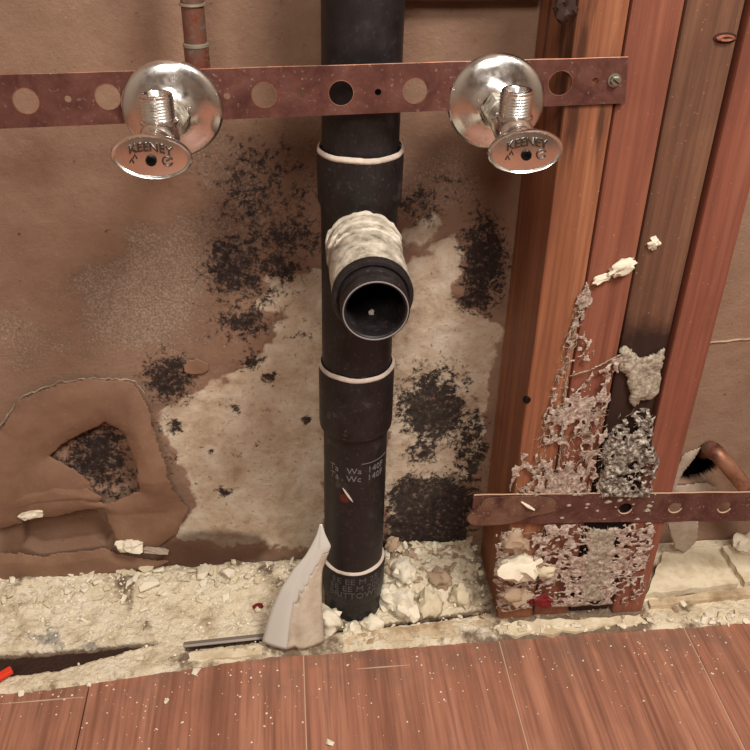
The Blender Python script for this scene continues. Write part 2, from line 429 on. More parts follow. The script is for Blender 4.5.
# ------------------------------------------------------------------ room shell
fl = box('floor', (-1.25, -2.3, -0.06), (1.25, 0.12, -0.0085), M['dark']); tag(fl, kind='structure', label='laminate plank bathroom floor of reddish brown boards')
seams = [PZ(82, 720)[0], PZ(305, 700)[0], PZ(515, 700)[0], PZ(715, 690)[0]]
wd = 0.2
xs = [seams[0]-wd*k for k in range(5, 0, -1)] + seams + [seams[-1]+wd*k for k in range(1, 5)]
def edge_y(x): return float(np.interp(x, [-0.40, -0.31, -0.187, -0.097, 0.5], [-0.152, -0.149, -0.136, -0.127, -0.124]))
for k, (a, b) in enumerate(zip(xs[:-1], xs[1:])):
    bm = bmesh.new(); n = 24; g = 0.0006; top = []; bot = []
    pts = []
    for i in range(n+1):
        x = a+g+(b-a-2*g)*i/n; pts.append((x, edge_y(x)+random.uniform(-.0012, .0012)))
    loop = pts + [(b-g, -2.3), (a+g, -2.3)]
    tv = [bm.verts.new((x, y, 0.0)) for x, y in loop]; bv = [bm.verts.new((x, y, -0.008)) for x, y in loop]
    bm.faces.new(tv); bm.faces.new(bv[::-1])
    for i in range(len(loop)): j = (i+1) % len(loop); bm.faces.new((tv[i], bv[i], bv[j], tv[j]))
    pk = link('plank', bm_mesh('plank', bm), M['planks'][k % 3], fl)
    if 5 <= k <= 8:
        box('dusty_seam', (b-g*1.1, -0.6, -0.004), (b+g*1.1, edge_y(b), -0.0004), M['dust'], pk)
    if k in (4, 6):
        pa, pb = ((0, 704), (84, 697)) if k == 4 else ((356, 669), (410, 665))
        A = PZ(*pa, 0.0004); B = PZ(*pb, 0.0004); bm = bmesh.new(); tube_bm(bm, [A, (A+B)/2, B], [0.0003, 0.0008, 0.0003], 5)
        link('scratch', bm_mesh('scratch', bm), M['dust'], pk)
room = [('ceiling', (-1.25, -2.3, 2.4), (1.25, 0.12, 2.45), 'ceil'), ('wall_left', (-1.3, -2.3, -0.06), (-1.25, 0.12, 2.45), 'room'),
        ('wall_right', (1.25, -2.3, -0.06), (1.3, 0.12, 2.45), 'room'), ('wall_front', (-1.3, -2.35, -0.06), (1.3, -2.3, 2.45), 'room'),
        ('wall_behind_cavity', (-1.3, 0.12, -0.06), (1.3, 0.16, 2.45), 'dark')]
for nme, lo, hi, mk in room: tag(box(nme, lo, hi, M[mk]), kind='structure')

# ------------------------------------------------------------------ back wall (mouldy drywall seen through the opened cavity)
def WX(pts): return np.array([[PY(a, b, 0)[0], PY(a, b, 0)[2]] for a, b in pts])
gx = np.unique(np.concatenate([np.linspace(-1.25, -0.44, 10), np.arange(-0.44, 0.52, 0.002), np.linspace(0.52, 1.25, 9)]))
gz = np.unique(np.concatenate([np.linspace(-0.06, -0.012, 3), np.arange(-0.012, 0.66, 0.002), np.linspace(0.66, 2.4, 14)]))
nx, nz = len(gx), len(gz)
GX, GZ = np.meshgrid(gx, gz, indexing='ij'); Q = np.stack([GX.ravel(), GZ.ravel()], 1); P3 = np.stack([Q[:, 0], Q[:, 1], np.zeros(len(Q))], 1)
n1 = fbm(P3, 60, 5, 3); n2 = fbm(P3, 22, 4, 9); n3 = fbm(P3, 140, 4, 21)
peel_polys = [[(296, 272), (268, 284), (252, 302), (284, 318), (262, 350), (238, 374), (204, 384), (184, 402), (156, 414), (166, 446), (194, 500), (172, 540), (262, 546), (330, 552), (330, 270)],
              [(385, 275), (432, 246), (456, 234), (470, 250), (456, 292), (486, 316), (500, 332), (486, 400), (474, 470), (446, 488), (402, 520), (385, 560)],
              [(400, 228), (430, 216), (440, 232), (420, 248), (395, 246)]]
peel = np.zeros(len(Q))
for p in peel_polys: peel = np.maximum(peel, sm(sdf(WX(p), Q)+0.012*n1*2+0.008*n2*2, -0.008, 0.010))
mold = np.zeros(len(Q))
for cx, cy, rx, ry, st in [(262, 186, 46, 52, .58), (246, 190, 18, 26, .72), (290, 236, 38, 24, .74), (236, 270, 30, 30, .85), (300, 190, 26, 30, .5), (262, 300, 30, 20, .6), (278, 268, 30, 18, .75), (248, 322, 34, 20, .85), (168, 380, 24, 24, .9),
                           (252, 362, 14, 12, .8), (270, 378, 10, 8, .8), (175, 427, 9, 8, .9), (186, 400, 12, 8, .5), (430, 412, 36, 36, 1.15), (424, 450, 20, 18, .8), (484, 262, 24, 44, 1.25), (468, 300, 12, 14, .8),
                           (432, 524, 44, 36, 2.0), (470, 452, 15, 45, .75), (420, 206, 24, 18, .65), (450, 190, 30, 18, .4), (458, 480, 26, 10, .7), (305, 420, 5, 5, .7), (233, 410, 7, 6, .75), (212, 452, 5, 4, .7),
                           (222, 494, 8, 5, .7), (196, 487, 4, 3, .7), (256, 446, 5, 4, .5), (240, 455, 4, 4, .5), (202, 448, 4, 3, .6), (100, 458, 60, 46, 1.0), (190, 160, 40, 30, .25), (225, 215, 20, 40, .4), (300, 335, 24, 12, .4), (396, 510, 10, 14, .6)]:
    c = WX([(cx, cy), (cx+rx, cy), (cx, cy+ry)]); a = abs(c[1, 0]-c[0, 0]); b = abs(c[2, 1]-c[0, 1])
    r = np.hypot((Q[:, 0]-c[0, 0])/a, (Q[:, 1]-c[0, 1])/b)
    mold = np.maximum(mold, st*np.clip(1.35-r*0.85+n2*1.0, 0, 1)*(r < 1.9)*np.clip((1.9-r)*2, 0, 1))
grey = np.zeros(len(Q))
for cx, cy, rx, ry, st in [(150, 290, 80, 60, .62), (60, 350, 80, 40, .5), (215, 180, 60, 60, .55), (205, 235, 50, 60, .6), (110, 320, 50, 30, .55), (300, 150, 60, 60, .45), (440, 170, 50, 40, .5)]:
    c = WX([(cx, cy), (cx+rx, cy), (cx, cy+ry)]); a = abs(c[1, 0]-c[0, 0]); b = abs(c[2, 1]-c[0, 1])
    grey = np.maximum(grey, st*np.clip(1.4-np.hypot((Q[:, 0]-c[0, 0])/a, (Q[:, 1]-c[0, 1])/b)+n2*2.6, 0, 1))
dark_tone = np.zeros(len(Q))
for p, st in [([(162, 540), (200, 530), (262, 534), (272, 548), (258, 562), (150, 572)], 0.9), ([(0, 500), (30, 495), (110, 505), (120, 560), (60, 590), (0, 590)], 0.45),
              ([(290, 250), (322, 270), (322, 330), (300, 310)], 0.4), ([(170, 358), (200, 354), (210, 372), (190, 380)], 0.15)]:
    dark_tone = np.maximum(dark_tone, st*sm(sdf(WX(p), Q)+0.01*n1, -0.006, 0.008))
for p, st in [([(232, 120), (330, 90), (330, 300), (262, 280), (215, 300), (205, 200)], 0.6), ([(395, 110), (470, 120), (512, 180), (505, 310), (470, 240), (395, 250)], 0.55), ([(225, 20), (330, 0), (330, 120), (240, 120)], 0.28)]:  # soft damp tone beside the pipe; top-left patch paints the pipe's shadow
    dark_tone = np.maximum(dark_tone, st*sm(sdf(WX(p), Q)+0.03*n2, -0.02, 0.025))
disp = 0.0022*peel + 0.003*n2 + 0.0012*n3*(0.3+mold+peel)
disp += 0.013*sm(sdf(WX([(24, 518), (60, 512), (92, 506), (112, 534), (106, 544), (40, 552), (24, 545)]), Q), -0.001, 0.003)
disp += 0.004*sm(sdf(WX([(56, 448), (72, 436), (100, 424), (126, 432), (138, 456), (140, 482), (118, 492), (98, 490)]), Q), -0.002, 0.004)
hole = sdf(WX([(678, 483), (688, 464), (698, 449), (707, 444), (716, 448), (716, 470), (704, 479)]), Q)+0.003*n1 > 0
idx = np.arange(nx*nz).reshape(nx, nz); hk = hole.reshape(nx, nz)
ck = ~(hk[:-1, :-1] | hk[1:, :-1] | hk[:-1, 1:] | hk[1:, 1:])
I, J = np.nonzero(ck)
wfaces = np.stack([idx[I, J], idx[I+1, J], idx[I+1, J+1], idx[I, J+1]], 1)
me = mesh_np('wall_back', np.stack([Q[:, 0], disp, Q[:, 1]], 1), wfaces)
for nme, arr in (('peel', peel), ('mold', mold), ('grey', grey), ('dark_tone', dark_tone)):
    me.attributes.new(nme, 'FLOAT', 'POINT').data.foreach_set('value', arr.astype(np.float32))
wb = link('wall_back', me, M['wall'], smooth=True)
tag(wb, kind='structure', label='mould stained brown paper faced drywall at the back of the cavity')
sd = wb.modifiers.new('thickness', 'SOLIDIFY'); sd.thickness = 0.0125; sd.offset = -1

# horizontal pale joint line on the wall right of the studs
A = PY(706, 343, -0.0005); B = PY(760, 338, -0.0005); bm = bmesh.new()
tube_bm(bm, [A+(B-A)*k/8+np.array([0, 0, random.uniform(-.0006, .0006)]) for k in range(9)], 0.0011, 6)
link('cracked_joint', bm_mesh('cracked_joint', bm), M['plaster_t'], wb)

# ------------------------------------------------------------------ torn paper
def flap_h(Q, P3, D):
    e = np.clip(D, 0, 0.02); base = 0.004+0.5*e-12*e*e
    a = PY(137, 380, 0); b_ = PY(119, 424, 0); u = Q[:, 0]-(a[0]+(b_[0]-a[0])*(Q[:, 1]-a[2])/(b_[2]-a[2]))
    fold = np.clip(u, 0, 0.03)*np.clip((Q[:, 1]-0.10)/0.05, 0, 1)
    return base + 0.42*fold + 0.006*fbm(P3, 18, 3, 5) + 0.003
tp = sheet('torn_wall_paper', [(-60, 470), (-30, 440), (2, 424), (20, 396), (58, 380), (98, 375), (136, 377), (150, 398), (162, 436), (176, 480), (190, 506), (178, 530), (158, 546), (122, 548), (112, 524), (104, 504), (84, 506), (58, 512), (30, 514), (24, 520), (-12, 528), (-52, 540)],
           -0.001, M['paper'], holes=[[(52, 452), (70, 437), (100, 422), (106, 418), (126, 430), (138, 455), (140, 482), (121, 491), (106, 497), (98, 494), (92, 478), (78, 466)]],
           height=flap_h, thick=0.0012, ragged=0.0022, seed=4)
tag(tp, 'tan kraft paper torn loose around a mouldy hole on the left of the wall', 'torn paper')
bm = bmesh.new(); W_ = []
for (a, b), (c, d) in zip([(-12, 430), (2, 424), (20, 398), (58, 382), (98, 378), (134, 380)], [(2, 424), (20, 398), (58, 382), (98, 378), (134, 380), (146, 396)]):
    W_ += [PY(a+(c-a)*k/10, b+(d-b)*k/10+random.uniform(-1.2, 1.2), -0.006) for k in range(10)]
tube_bm(bm, W_, [random.uniform(.0003, .0010) for q in W_], 5); link('torn_edge', bm_mesh('torn_edge', bm), M['paper_edge'], tp)
tl = sheet('torn_wall_paper', [(-12, 500), (20, 486), (52, 478), (84, 482), (104, 494), (100, 500), (70, 502), (40, 506), (0, 520), (-12, 526)], -0.006, M['paper'],
           height=lambda Q, P, D: 0.004+0.35*np.clip(D, 0, .012)+0.004*fbm(P, 25, 3, 8), thick=0.0012, ragged=0.002, seed=14)
tag(tl, 'curled lip of tan paper below the mouldy hole at the left edge', 'torn paper')
tb = sheet('torn_wall_paper', [(-120, 556), (22, 550), (44, 554), (106, 545), (120, 552), (170, 560), (150, 572), (60, 580), (0, 586), (-60, 594), (-120, 598)], -0.001, M['paper'],
           height=lambda Q, P, D: 0.003+0.3*np.clip(D, 0, .012)+0.003*fbm(P, 25, 3, 8), thick=0.0012, ragged=0.003, seed=19)
tag(tb, 'low strip of brown paper left along the foot of the wall at left', 'torn paper')
tr = sheet('torn_wall_paper', [(668, 500), (674, 470), (682, 452), (700, 445), (694, 456), (684, 470), (677, 484), (704, 480), (716, 486), (716, 500)], -0.001, M['paper_edge'],
           height=lambda Q, P, D: 0.003+0.3*np.clip(D, 0, .01)+0.004*fbm(P, 30, 3, 3), thick=0.0015, ragged=0.0015, seed=24)
tag(tr, 'torn grey paper edge around the black hole in the right wall', 'torn paper')
tg = sheet('paper_flap', [(664, 518), (698, 518), (697, 540), (684, 553), (674, 548)], -0.03, M['paper_edge'],
           height=lambda Q, P, D: 0.002+0.002*fbm(P, 60, 3, 3), thick=0.002, ragged=0.0012, seed=31)
tag(tg, 'grey paper flap hanging below the lower copper strap at right', 'torn paper')
ring_pts = [(150+14*math.cos(a)+46, 366+9*math.sin(a)) for a in np.linspace(0, 6.28, 14)]
sheet('paper_blister', ring_pts, 0.0, M['paper'], wb, height=lambda Q, P, D: 0.002+0.0015*fbm(P, 80, 3, 3), thick=0.001, ragged=0.003, seed=7)

# ------------------------------------------------------------------ studs
YF = -0.100
ed = [PY(x, y, YF)[0] for x, y in ((545, 250), (592, 250), (640, 250), (693, 250), (735, 250))]
defs = [('stud_a', 0.0, 'orange brown wall stud nearest the drain pipe, left side showing'), ('stud_b', 0.002, 'reddish wall stud, second from the drain pipe'),
        ('stud_c', 0.004, 'dark brown wall stud with an oval knot, blackened lower down'), ('stud_d', -0.002, 'mahogany red wall stud, farthest right of the four')]
studs = []
for k, (mk, dy, lab) in enumerate(defs):
    lo = (ed[k]+0.0009, YF+dy, 0.002); hi = (ed[k+1]-0.0009, -0.002, 2.38)
    st = empty('wall_stud', ((lo[0]+hi[0])/2, (lo[1]+hi[1])/2, 0.002)); tag(st, lab, 'wall stud', 'studs to the right of the drain pipe'); studs.append(st)
    bm = bmesh.new(); box_bm(bm, lo, hi, 0.0025, 2)
    o = link('timber', bm_mesh('timber', bm), M[mk], st); o.matrix_parent_inverse = Matrix.Translation(-st.location)
def on_stud(o, k): o.parent = studs[k]; o.matrix_parent_inverse = Matrix.Translation(-studs[k].location); return o
kp = PY(725, 38, YF+0.004)
bm = bmesh.new(); lathe_bm(bm, [(0.0001, 0.0), (0.006, -0.0006), (0.0078, -0.0004), (0.0085, 0.0012)], 'y', 20, (0, 0, 0), 1.15)
for v in bm.verts: v.co.z *= 0.5
o = link('knot', autosmooth(bm_mesh('knot', bm)), M['knot'], None); o.location = kp; on_stud(o, 2)
bm = bmesh.new(); lathe_bm(bm, [(0.0001, 0.0), (0.004, -0.002), (0.0055, -0.0012), (0.006, 0.0012)], 'y', 16, (0, 0, 0), 1.25)
for v in bm.verts: v.co.z *= 0.42
o = link('knot', autosmooth(bm_mesh('knot', bm)), M['stud_b'], None); o.location = kp+np.array([0, -0.0012, 0]); on_stud(o, 2)
np_ = PY(527, 400, YF)
o = lathe('nail_head', [(0.0001, -0.0016), (0.003, -0.0012), (0.0036, -0.0002), (0.0036, 0.002)], M['chrome_dark'], None, 'y', 14, cap=(False, False)); o.location = np_; on_stud(o, 0)
kp = PY(566, 8, YF)
bm = bmesh.new(); lathe_bm(bm, [(0.0001, 0.0), (0.005, -0.0018), (0.008, -0.001), (0.009, 0.0015)], 'y', 18)
for v in bm.verts: v.co += Vector((random.uniform(-.0012, .0012), 0, random.uniform(-.002, .002)))
o = link('knot', autosmooth(bm_mesh('knot', bm)), M['knot'], None); o.location = kp; on_stud(o, 0)
zb = PY(480, 3, -0.014)[2]
bl = box('timber_blocking', (0.036, -0.014, zb), (ed[0]-0.001, -0.003, zb+0.089), M['block'], None, 0.004, 3)
tag(bl, 'dark wood blocking between the drain pipe and the studs at the top', 'blocking')

# ------------------------------------------------------------------ crushed plaster bed
bx = np.arange(-0.90, 0.90, 0.002); by = np.arange(-0.158, 0.0, 0.002)
BX, BY = np.meshgrid(bx, by, indexing='ij'); Q = np.stack([BX.ravel(), BY.ravel()], 1); P3 = np.stack([Q[:, 0], Q[:, 1], np.full(len(Q), 3.0)], 1)
def GZp(pts): return np.array([PZ(a, b, 0.004)[:2] for a, b in pts])
b1 = fbm(P3, 45, 5, 31); b2 = fbm(P3, 120, 4, 37); b3 = fbm(P3, 16, 3, 41)
ey = np.array([edge_y(x) for x in bx])[:, None].repeat(len(by), 1).ravel()
t = (Q[:, 1]-ey)                                   # distance behind the laminate edge
hz = 0.0035 + 0.0018*fbm(P3, 300, 2, 47)*2 + (0.008+0.016*sm(Q[:, 0], 0.02, 0.05)*sm(0.15-Q[:, 0], 0, 0.02))*sm(Q[:, 1], -0.080, -0.01) + 0.010*b1*sm(t, 0.02, 0.06) + 0.0035*b2 + 0.004*b3
hz = hz*sm(t, -0.012, 0.006) - 0.010*(1-sm(t+0.006*b1, -0.010, 0.004))
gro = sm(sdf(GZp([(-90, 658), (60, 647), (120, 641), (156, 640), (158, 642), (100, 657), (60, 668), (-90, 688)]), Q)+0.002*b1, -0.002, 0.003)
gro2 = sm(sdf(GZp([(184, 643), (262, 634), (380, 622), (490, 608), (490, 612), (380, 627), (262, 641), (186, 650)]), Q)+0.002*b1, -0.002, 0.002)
groove_r = sm(sdf(GZp([(650, 600), (760, 586), (760, 592), (650, 606)]), Q), -0.002, 0.002)
hz = hz - 0.018*gro - 0.007*gro2 - 0.006*groove_r
hz = np.maximum(hz, np.where(t < 0.002, -0.0105, -0.0072))
hz = np.where(Q[:, 0] > 0.14, np.minimum(hz, 0.004+0.003*b1), hz)
grey = np.zeros(len(Q)); dirt_dark = np.zeros(len(Q))
for p, st in [([(28, 632), (58, 624), (62, 646), (24, 654)], 1.0), ([(74, 636), (112, 632), (106, 650), (76, 654)], 1.0), ([(90, 565), (160, 562), (150, 580), (100, 580)], 0.6), ([(90, 575), (140, 570), (230, 560), (240, 568), (120, 582)], .6)]:
    grey = np.maximum(grey, 0.8*st*sm(sdf(GZp(p), Q)+0.03*b1, -0.010, 0.012))
dirt_dark = np.maximum(0.75*sm(b3+0.4*b1, 0.05, 0.28), 0.7*sm(-t, -0.012, 0.004)*sm(b1, -0.1, 0.2)); dirt_dark = np.maximum(dirt_dark, np.maximum(gro*1.6, gro2*1.3))  # patchy dirt, plus groove shade painted as dark brown
dirt_dark = np.maximum(dirt_dark, 0.85*sm(Q[:, 0], 0.10, 0.16)*sm(0.33-Q[:, 0], 0, 0.03))  # bed colour darker round the stud feet
ix = np.arange(len(Q)).reshape(len(bx), len(by))
I, J = np.meshgrid(np.arange(len(bx)-1), np.arange(len(by)-1), indexing='ij'); I = I.ravel(); J = J.ravel()
me = mesh_np('plaster_bed', np.stack([Q[:, 0], Q[:, 1], hz], 1), np.stack([ix[I, J], ix[I+1, J], ix[I+1, J+1], ix[I, J+1]], 1))
for nme, arr in (('grey', grey), ('dirt_dark', dirt_dark)): me.attributes.new(nme, 'FLOAT', 'POINT').data.foreach_set('value', arr.astype(np.float32))
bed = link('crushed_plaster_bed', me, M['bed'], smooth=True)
tag(bed, 'bed of crushed cream plaster along the foot of the wall', 'plaster rubble', kind='stuff')
HB = hz.reshape(len(bx), len(by))
def bed_z(x, y):
    i = int(np.clip((x-bx[0])/0.002, 0, len(bx)-1)); j = int(np.clip((y-by[0])/0.002, 0, len(by)-1))
    z = HB[i, j]
    return max(z, 0.0) if y < edge_y(x) else z

# ------------------------------------------------------------------ drain stack
zb0, zt0 = -0.004, 2.38
dr = empty('drain_pipe', (0, -0.062, 0)); tag(dr, 'black plastic drain stack with a side inlet rising through the cavity', 'drain pipe')
RP = 0.0302
def ax(z): return -0.0032 + 0.0112*(z-0.12)               # slight lean of the stack
def st_lathe(name, prof, m, parent, cap=(False, False), n=48, ang=40):
    bm = bmesh.new(); rings = lathe_bm(bm, prof, 'z', n)
    if cap[0]: bm.faces.new(rings[0])
    if cap[1]: bm.faces.new(rings[-1])
    for v in bm.verts: v.co.x += ax(v.co.z)
    return link(name, autosmooth(bm_mesh(name, bm), ang), m, parent)
st_lathe('lower_pipe', [(RP, zb0), (RP, 0.10), (RP, 0.26)], M['abs_d'], dr, (True, False))
st_lathe('upper_pipe', [(RP, 0.50), (RP, zt0)], M['abs'], dr, (False, True))
tee = st_lathe('tee_fitting', [(RP-.002, 0.3095), (0.0312, 0.311), (0.0312, 0.455), (0.0318, 0.462), (0.0338, 0.466), (0.0342, 0.500), (0.0338, 0.5055), (RP-0.001, 0.5065)], M['abs_d'], dr)
cpl = st_lathe('coupling', [(RP-.001, 0.2440), (0.0338, 0.2452), (0.0342, 0.249), (0.0342, 0.305), (0.0336, 0.3085), (RP-.001, 0.3092)], M['abs_d'], dr)
def glue(z, r, parent, h=0.004, seed=0, bulge=0.0022):
    bm = bmesh.new(); n = 72; k = 7; rings = []
    for j in range(k):
        a = math.pi*j/(k-1); ring = []
        for i in range(n):
            th = 2*math.pi*i/n; nz_ = math.sin(3*th+seed)+0.6*math.sin(7*th+2*seed)+random.uniform(-.3, .3)
            rr = r-0.001+(bulge+0.0003*nz_)*math.sin(a); zz = z+h*(0.5-j/(k-1))+0.0005*nz_
            ring.append(bm.verts.new((rr*math.cos(th)+ax(z), rr*math.sin(th), zz)))
        rings.append(ring)
    for a, b in zip(rings[:-1], rings[1:]):
        for i in range(n): bm.faces.new((a[i], a[(i+1) % n], b[(i+1) % n], b[i]))
    return link('glue_ring', autosmooth(bm_mesh('glue_ring', bm), 60), M['glue'], parent)
glue(0.507, 0.0333, tee, 0.0055, 1.0); glue(0.3105, 0.0333, cpl, 0.0055, 2.0)
# bottom socket with moulded lettering
zs = 0.074
soc = st_lathe('bottom_socket', [(RP, 0.030), (0.0318, 0.031), (0.0328, 0.040), (0.0334, zs-0.002), (0.0325, zs), (RP-.001, zs+0.001)], M['abs'], dr)
glue(zs+0.001, 0.0312, soc, 0.004, 4.0, 0.0026)
def wrap(me, r, z0, dz_th=0.0):
    for v in me.vertices:
        a = -math.pi/2+v.co.x/r; rr = r+v.co.z+0.0001; z = z0+v.co.y
        v.co = (rr*math.cos(a)+ax(z), rr*math.sin(a), z)
    me.update(); return me
for body, dz_, size, m in (('Ta   Wa  140F', 0.2080, 0.0098, 'print_m'), ('Ta . Wc  140F', 0.1985, 0.0098, 'print_m')):
    me = text_mesh(body, size, 0.00025)
    link('printed_text', wrap(me, RP, dz_), M[m], dr)
for k, (body, dz_) in enumerate((('EE EE M 25', 0.0655), ('EE EE M 200', 0.0555), ('BRITTOWN', 0.0455))):
    me = text_mesh(body, 0.0112, 0.00035); link('moulded_text', wrap(me, 0.0330, dz_), M['print_d'], soc)
# print border arc and red mark
bm = bmesh.new()
for i in range(20):
    pass
pts = [((RP+.0003)*math.cos(a)+ax(.2), (RP+.0003)*math.sin(a), 0.2165) for a in np.linspace(-1.45, -0.45, 24)]
tube_bm(bm, pts, 0.0006, 5); link('print_line', bm_mesh('print_line', bm), M['print_d'], dr)
bm = bmesh.new(); pts = [((RP+.0004)*math.cos(a)+ax(.17), (RP+.0004)*math.sin(a), z) for a, z in zip(np.linspace(-2.03, -1.70, 6), np.linspace(0.187, 0.171, 6))]
tube_bm(bm, pts, [.0003, .0009, .0011, .0011, .0009, .0003], 6); link('scratch', bm_mesh('scratch', bm), M['glue'], dr)
bm = bmesh.new(); lathe_bm(bm, [(0.0001, 0), (0.004, 0.0), (0.005, 0.001)], 'y', 14)
rm = bm_mesh('red_mark', bm)
for v in rm.vertices:
    a = -1.98+v.co.x/RP; v.co = ((RP+.0005)*math.cos(a)+ax(.17), (RP+.0005)*math.sin(a), 0.1745+v.co.z*1.1)
link('red_mark', rm, M['brick'], dr)
# side inlet arm
za = 0.4392; yr = -0.024
arm = lathe('inlet_arm', [(0.0270, yr), (0.0288, yr-0.012), (0.0296, yr-0.014), (0.0298, yr-0.030), (0.0286, yr-0.033), (0.0280, yr-0.037), (0.0292, yr-0.041), (0.0290, yr-0.066), (0.0289, yr-0.092), (0.0282, yr-0.094), (0.0245, yr-0.094)],
            M['caked'], dr, 'y', 56, (0.0006, 0, za), (False, False))
me = arm.data
for v in me.vertices:
    d = Vector((v.co.x-0.0006, 0, v.co.z-za)); n_ = fbm([[v.co.x, v.co.y, v.co.z]], 120, 3, 77)[0]
    if v.co.y > yr-0.087 and d.length > .026: v.co += d.normalized()*n_*0.0022
# plaster ridges caked on the arm
for k, (yy, rr, a0, a1) in enumerate(((yr-0.016, 0.0306, 0.15, 3.0), (yr-0.031, 0.0302, 0.3, 2.9), (yr-0.044, 0.0300, 0.5, 2.6))):
    bm = bmesh.new(); pts = []; rad = []
    for i, a in enumerate(np.linspace(a0, a1, 30)):
        r_ = rr-0.001+random.uniform(-.0004, .0004); pts.append((0.0006+r_*math.cos(a), yy+random.uniform(-.0010, .0010), za+r_*math.sin(a))); rad.append(random.uniform(0.0010, 0.0026)*(1 if 0 < i < 29 else .3))
    tube_bm(bm, pts, rad, 7); link('plaster_ridge', autosmooth(bm_mesh('plaster_ridge', bm), 80), M['caked_r'], arm)
lathe('arm_rim', [(0.0291, yr-0.091), (0.0293, yr-0.096), (0.0283, yr-0.0985), (0.0262, yr-0.0988), (0.0240, yr-0.097), (0.0240, yr-0.09)], M['abs'], arm, 'y', 56, (0.0006, 0, za), (False, False))
stub = lathe('inlet_stub', [(0.0242, yr-0.085), (0.0243, yr-0.102), (0.0238, yr-0.103), (0.0238, yr-0.1065), (0.0243, yr-0.1075), (0.0243, yr-0.116), (0.0237, yr-0.1175), (0.0214, yr-0.1175), (0.0206, yr-0.1165), (0.0203, yr-0.097), (0.0203, yr+0.01)],
             M['abs_d'], dr, 'y', 56, (0.0006, 0, za), (False, False))
lathe('inner_wall', [(0.0001, yr+0.0045), (0.0203, yr+0.005)], M['abs_d'], stub, 'y', 40, (0.0006, 0, za), (False, False))
bm = bmesh.new(); tube_bm(bm, [(0.0006+0.0226*math.cos(a), yr-0.1177, za+0.0226*math.sin(a)) for a in np.linspace(0, 2*math.pi, 49)], 0.0005, 5, False)
link('pale_lip', bm_mesh('pale_lip', bm), M['print'], stub)
bm = bmesh.new(); bmesh.ops.create_icosphere(bm, subdivisions=2, radius=0.0022)
for v in bm.verts: v.co *= random.uniform(.8, 1.2)
o = link('crumb_inside', bm_mesh('crumb_inside', bm), M['glue'], stub); o.location = (0.001, yr-0.085, za-0.0187)

# ------------------------------------------------------------------ copper straps
YS = -0.1015
def sp(px, py): p = PY(px, py, YS); return (p[0], p[2])
tl_ = sp(-330, 84); tr_ = sp(628, 57); br_ = sp(625, 103); bl_ = sp(-330, 142)
cs = empty('copper_strap', (0, YS, 0.56)); tag(cs, 'long perforated copper strap screwed across the cavity behind the valves', 'pipe strap')
big = [(-148, 110), (-60, 105), (26, 101), (108, 97), (186, 96), (264, 95), (341, 93), (415, 91), (490, 87), (560, 83)]; small = [(68, 99), (147, 97), (227, 96), (302, 94), (378, 92), (453, 89), (523, 85), (595, 81)]
outer = [tl_] + [(tl_[0]+(tr_[0]-tl_[0])*k/30, tl_[1]+(tr_[1]-tl_[1])*k/30+random.uniform(-.0002, .0002)) for k in range(1, 30)] + [tr_, br_, bl_]
holes = [(*sp(*q), 0.0088) for q in big] + [(*sp(*q), 0.0024) for q in small]
me = plate_mesh(outer, holes, 0.0012); o = link('band', me, M['copper'], cs); o.location = (0, 0, -0.56)
for q in big:
    x, z = sp(*q); bm = bmesh.new()
    tube_bm(bm, [(x+0.0089*math.cos(a), -0.0006, z+0.0089*math.sin(a)) for a in np.linspace(0, 2*math.pi, 33)], 0.00035, 5, False)
    o = link('hole_rim', bm_mesh('hole_rim', bm), M['copper_c'], cs); o.location = (0, 0, -0.56)
bm = bmesh.new(); tube_bm(bm, [(x, -0.0002, z) for x, z in outer[:31]], 0.0004, 5)
o = link('bright_edge', bm_mesh('bright_edge', bm), M['copper_c'], cs); o.location = (0, 0, -0.56)
x, z = sp(614, 80)
sc = empty('strap_screw', (x, YS-0.0006, z)); tag(sc, 'zinc hex head screw at the right end of the upper copper strap', 'screw')
bm = bmesh.new(); lathe_bm(bm, [(0.0048, 0.0), (0.0050, -0.0008), (0.0036, -0.001)], 'y', 20); link('washer', autosmooth(bm_mesh('washer', bm)), M['steel'], sc)
bm = bmesh.new(); r = lathe_bm(bm, [(0.0036, 0.0), (0.0036, -0.0036), (0.0030, -0.0042), (0.0001, -0.0042)], 'y', 6); link('hex_head', bm_mesh('hex_head', bm), M['steel'], sc)
box('slot', (-0.0028, -0.0045, -0.0004), (0.0028, -0.0040, 0.0004), M['chrome_dark'], sc).rotation_euler = (0, 0.6, 0)

YL = -0.1036
def sp2(px, py, y=YL): p = PY(px, py, y); return (p[0], p[2])
cl = empty('copper_strap', (0.25, YL, 0.155)); tag(cl, 'lower plaster dusted copper strap running off to the right edge', 'pipe strap')
a = sp2(474, 495); b = sp2(1000, 489); c = sp2(1000, 517); d = sp2(470, 524)
top = [(a[0]+(b[0]-a[0])*k/40, a[1]+(b[1]-a[1])*k/40+random.uniform(-.0006, .0006)) for k in range(41)]
bot = [(c[0]+(d[0]-c[0])*k/40, c[1]+(d[1]-c[1])*k/40+random.uniform(-.0009, .0009)) for k in range(41)]
hl = [(*sp2(*q), 0.0066) for q in ((625, 508), (675, 507), (724, 507))] + [(*sp2(*q), 0.0022) for q in ((650, 506), (700, 507), (748, 505))]
o = link('band', plate_mesh(top+bot, hl, 0.0012), M['copper_lo'], cl); o.location = (-0.25, 0, -0.155)
bm = bmesh.new(); tube_bm(bm, [(x, 0.0002, z) for x, z in top], 0.0007, 5); o = link('bright_edge', bm_mesh('bright_edge', bm), M['dust'], cl); o.location = (-0.25, 0, -0.155)
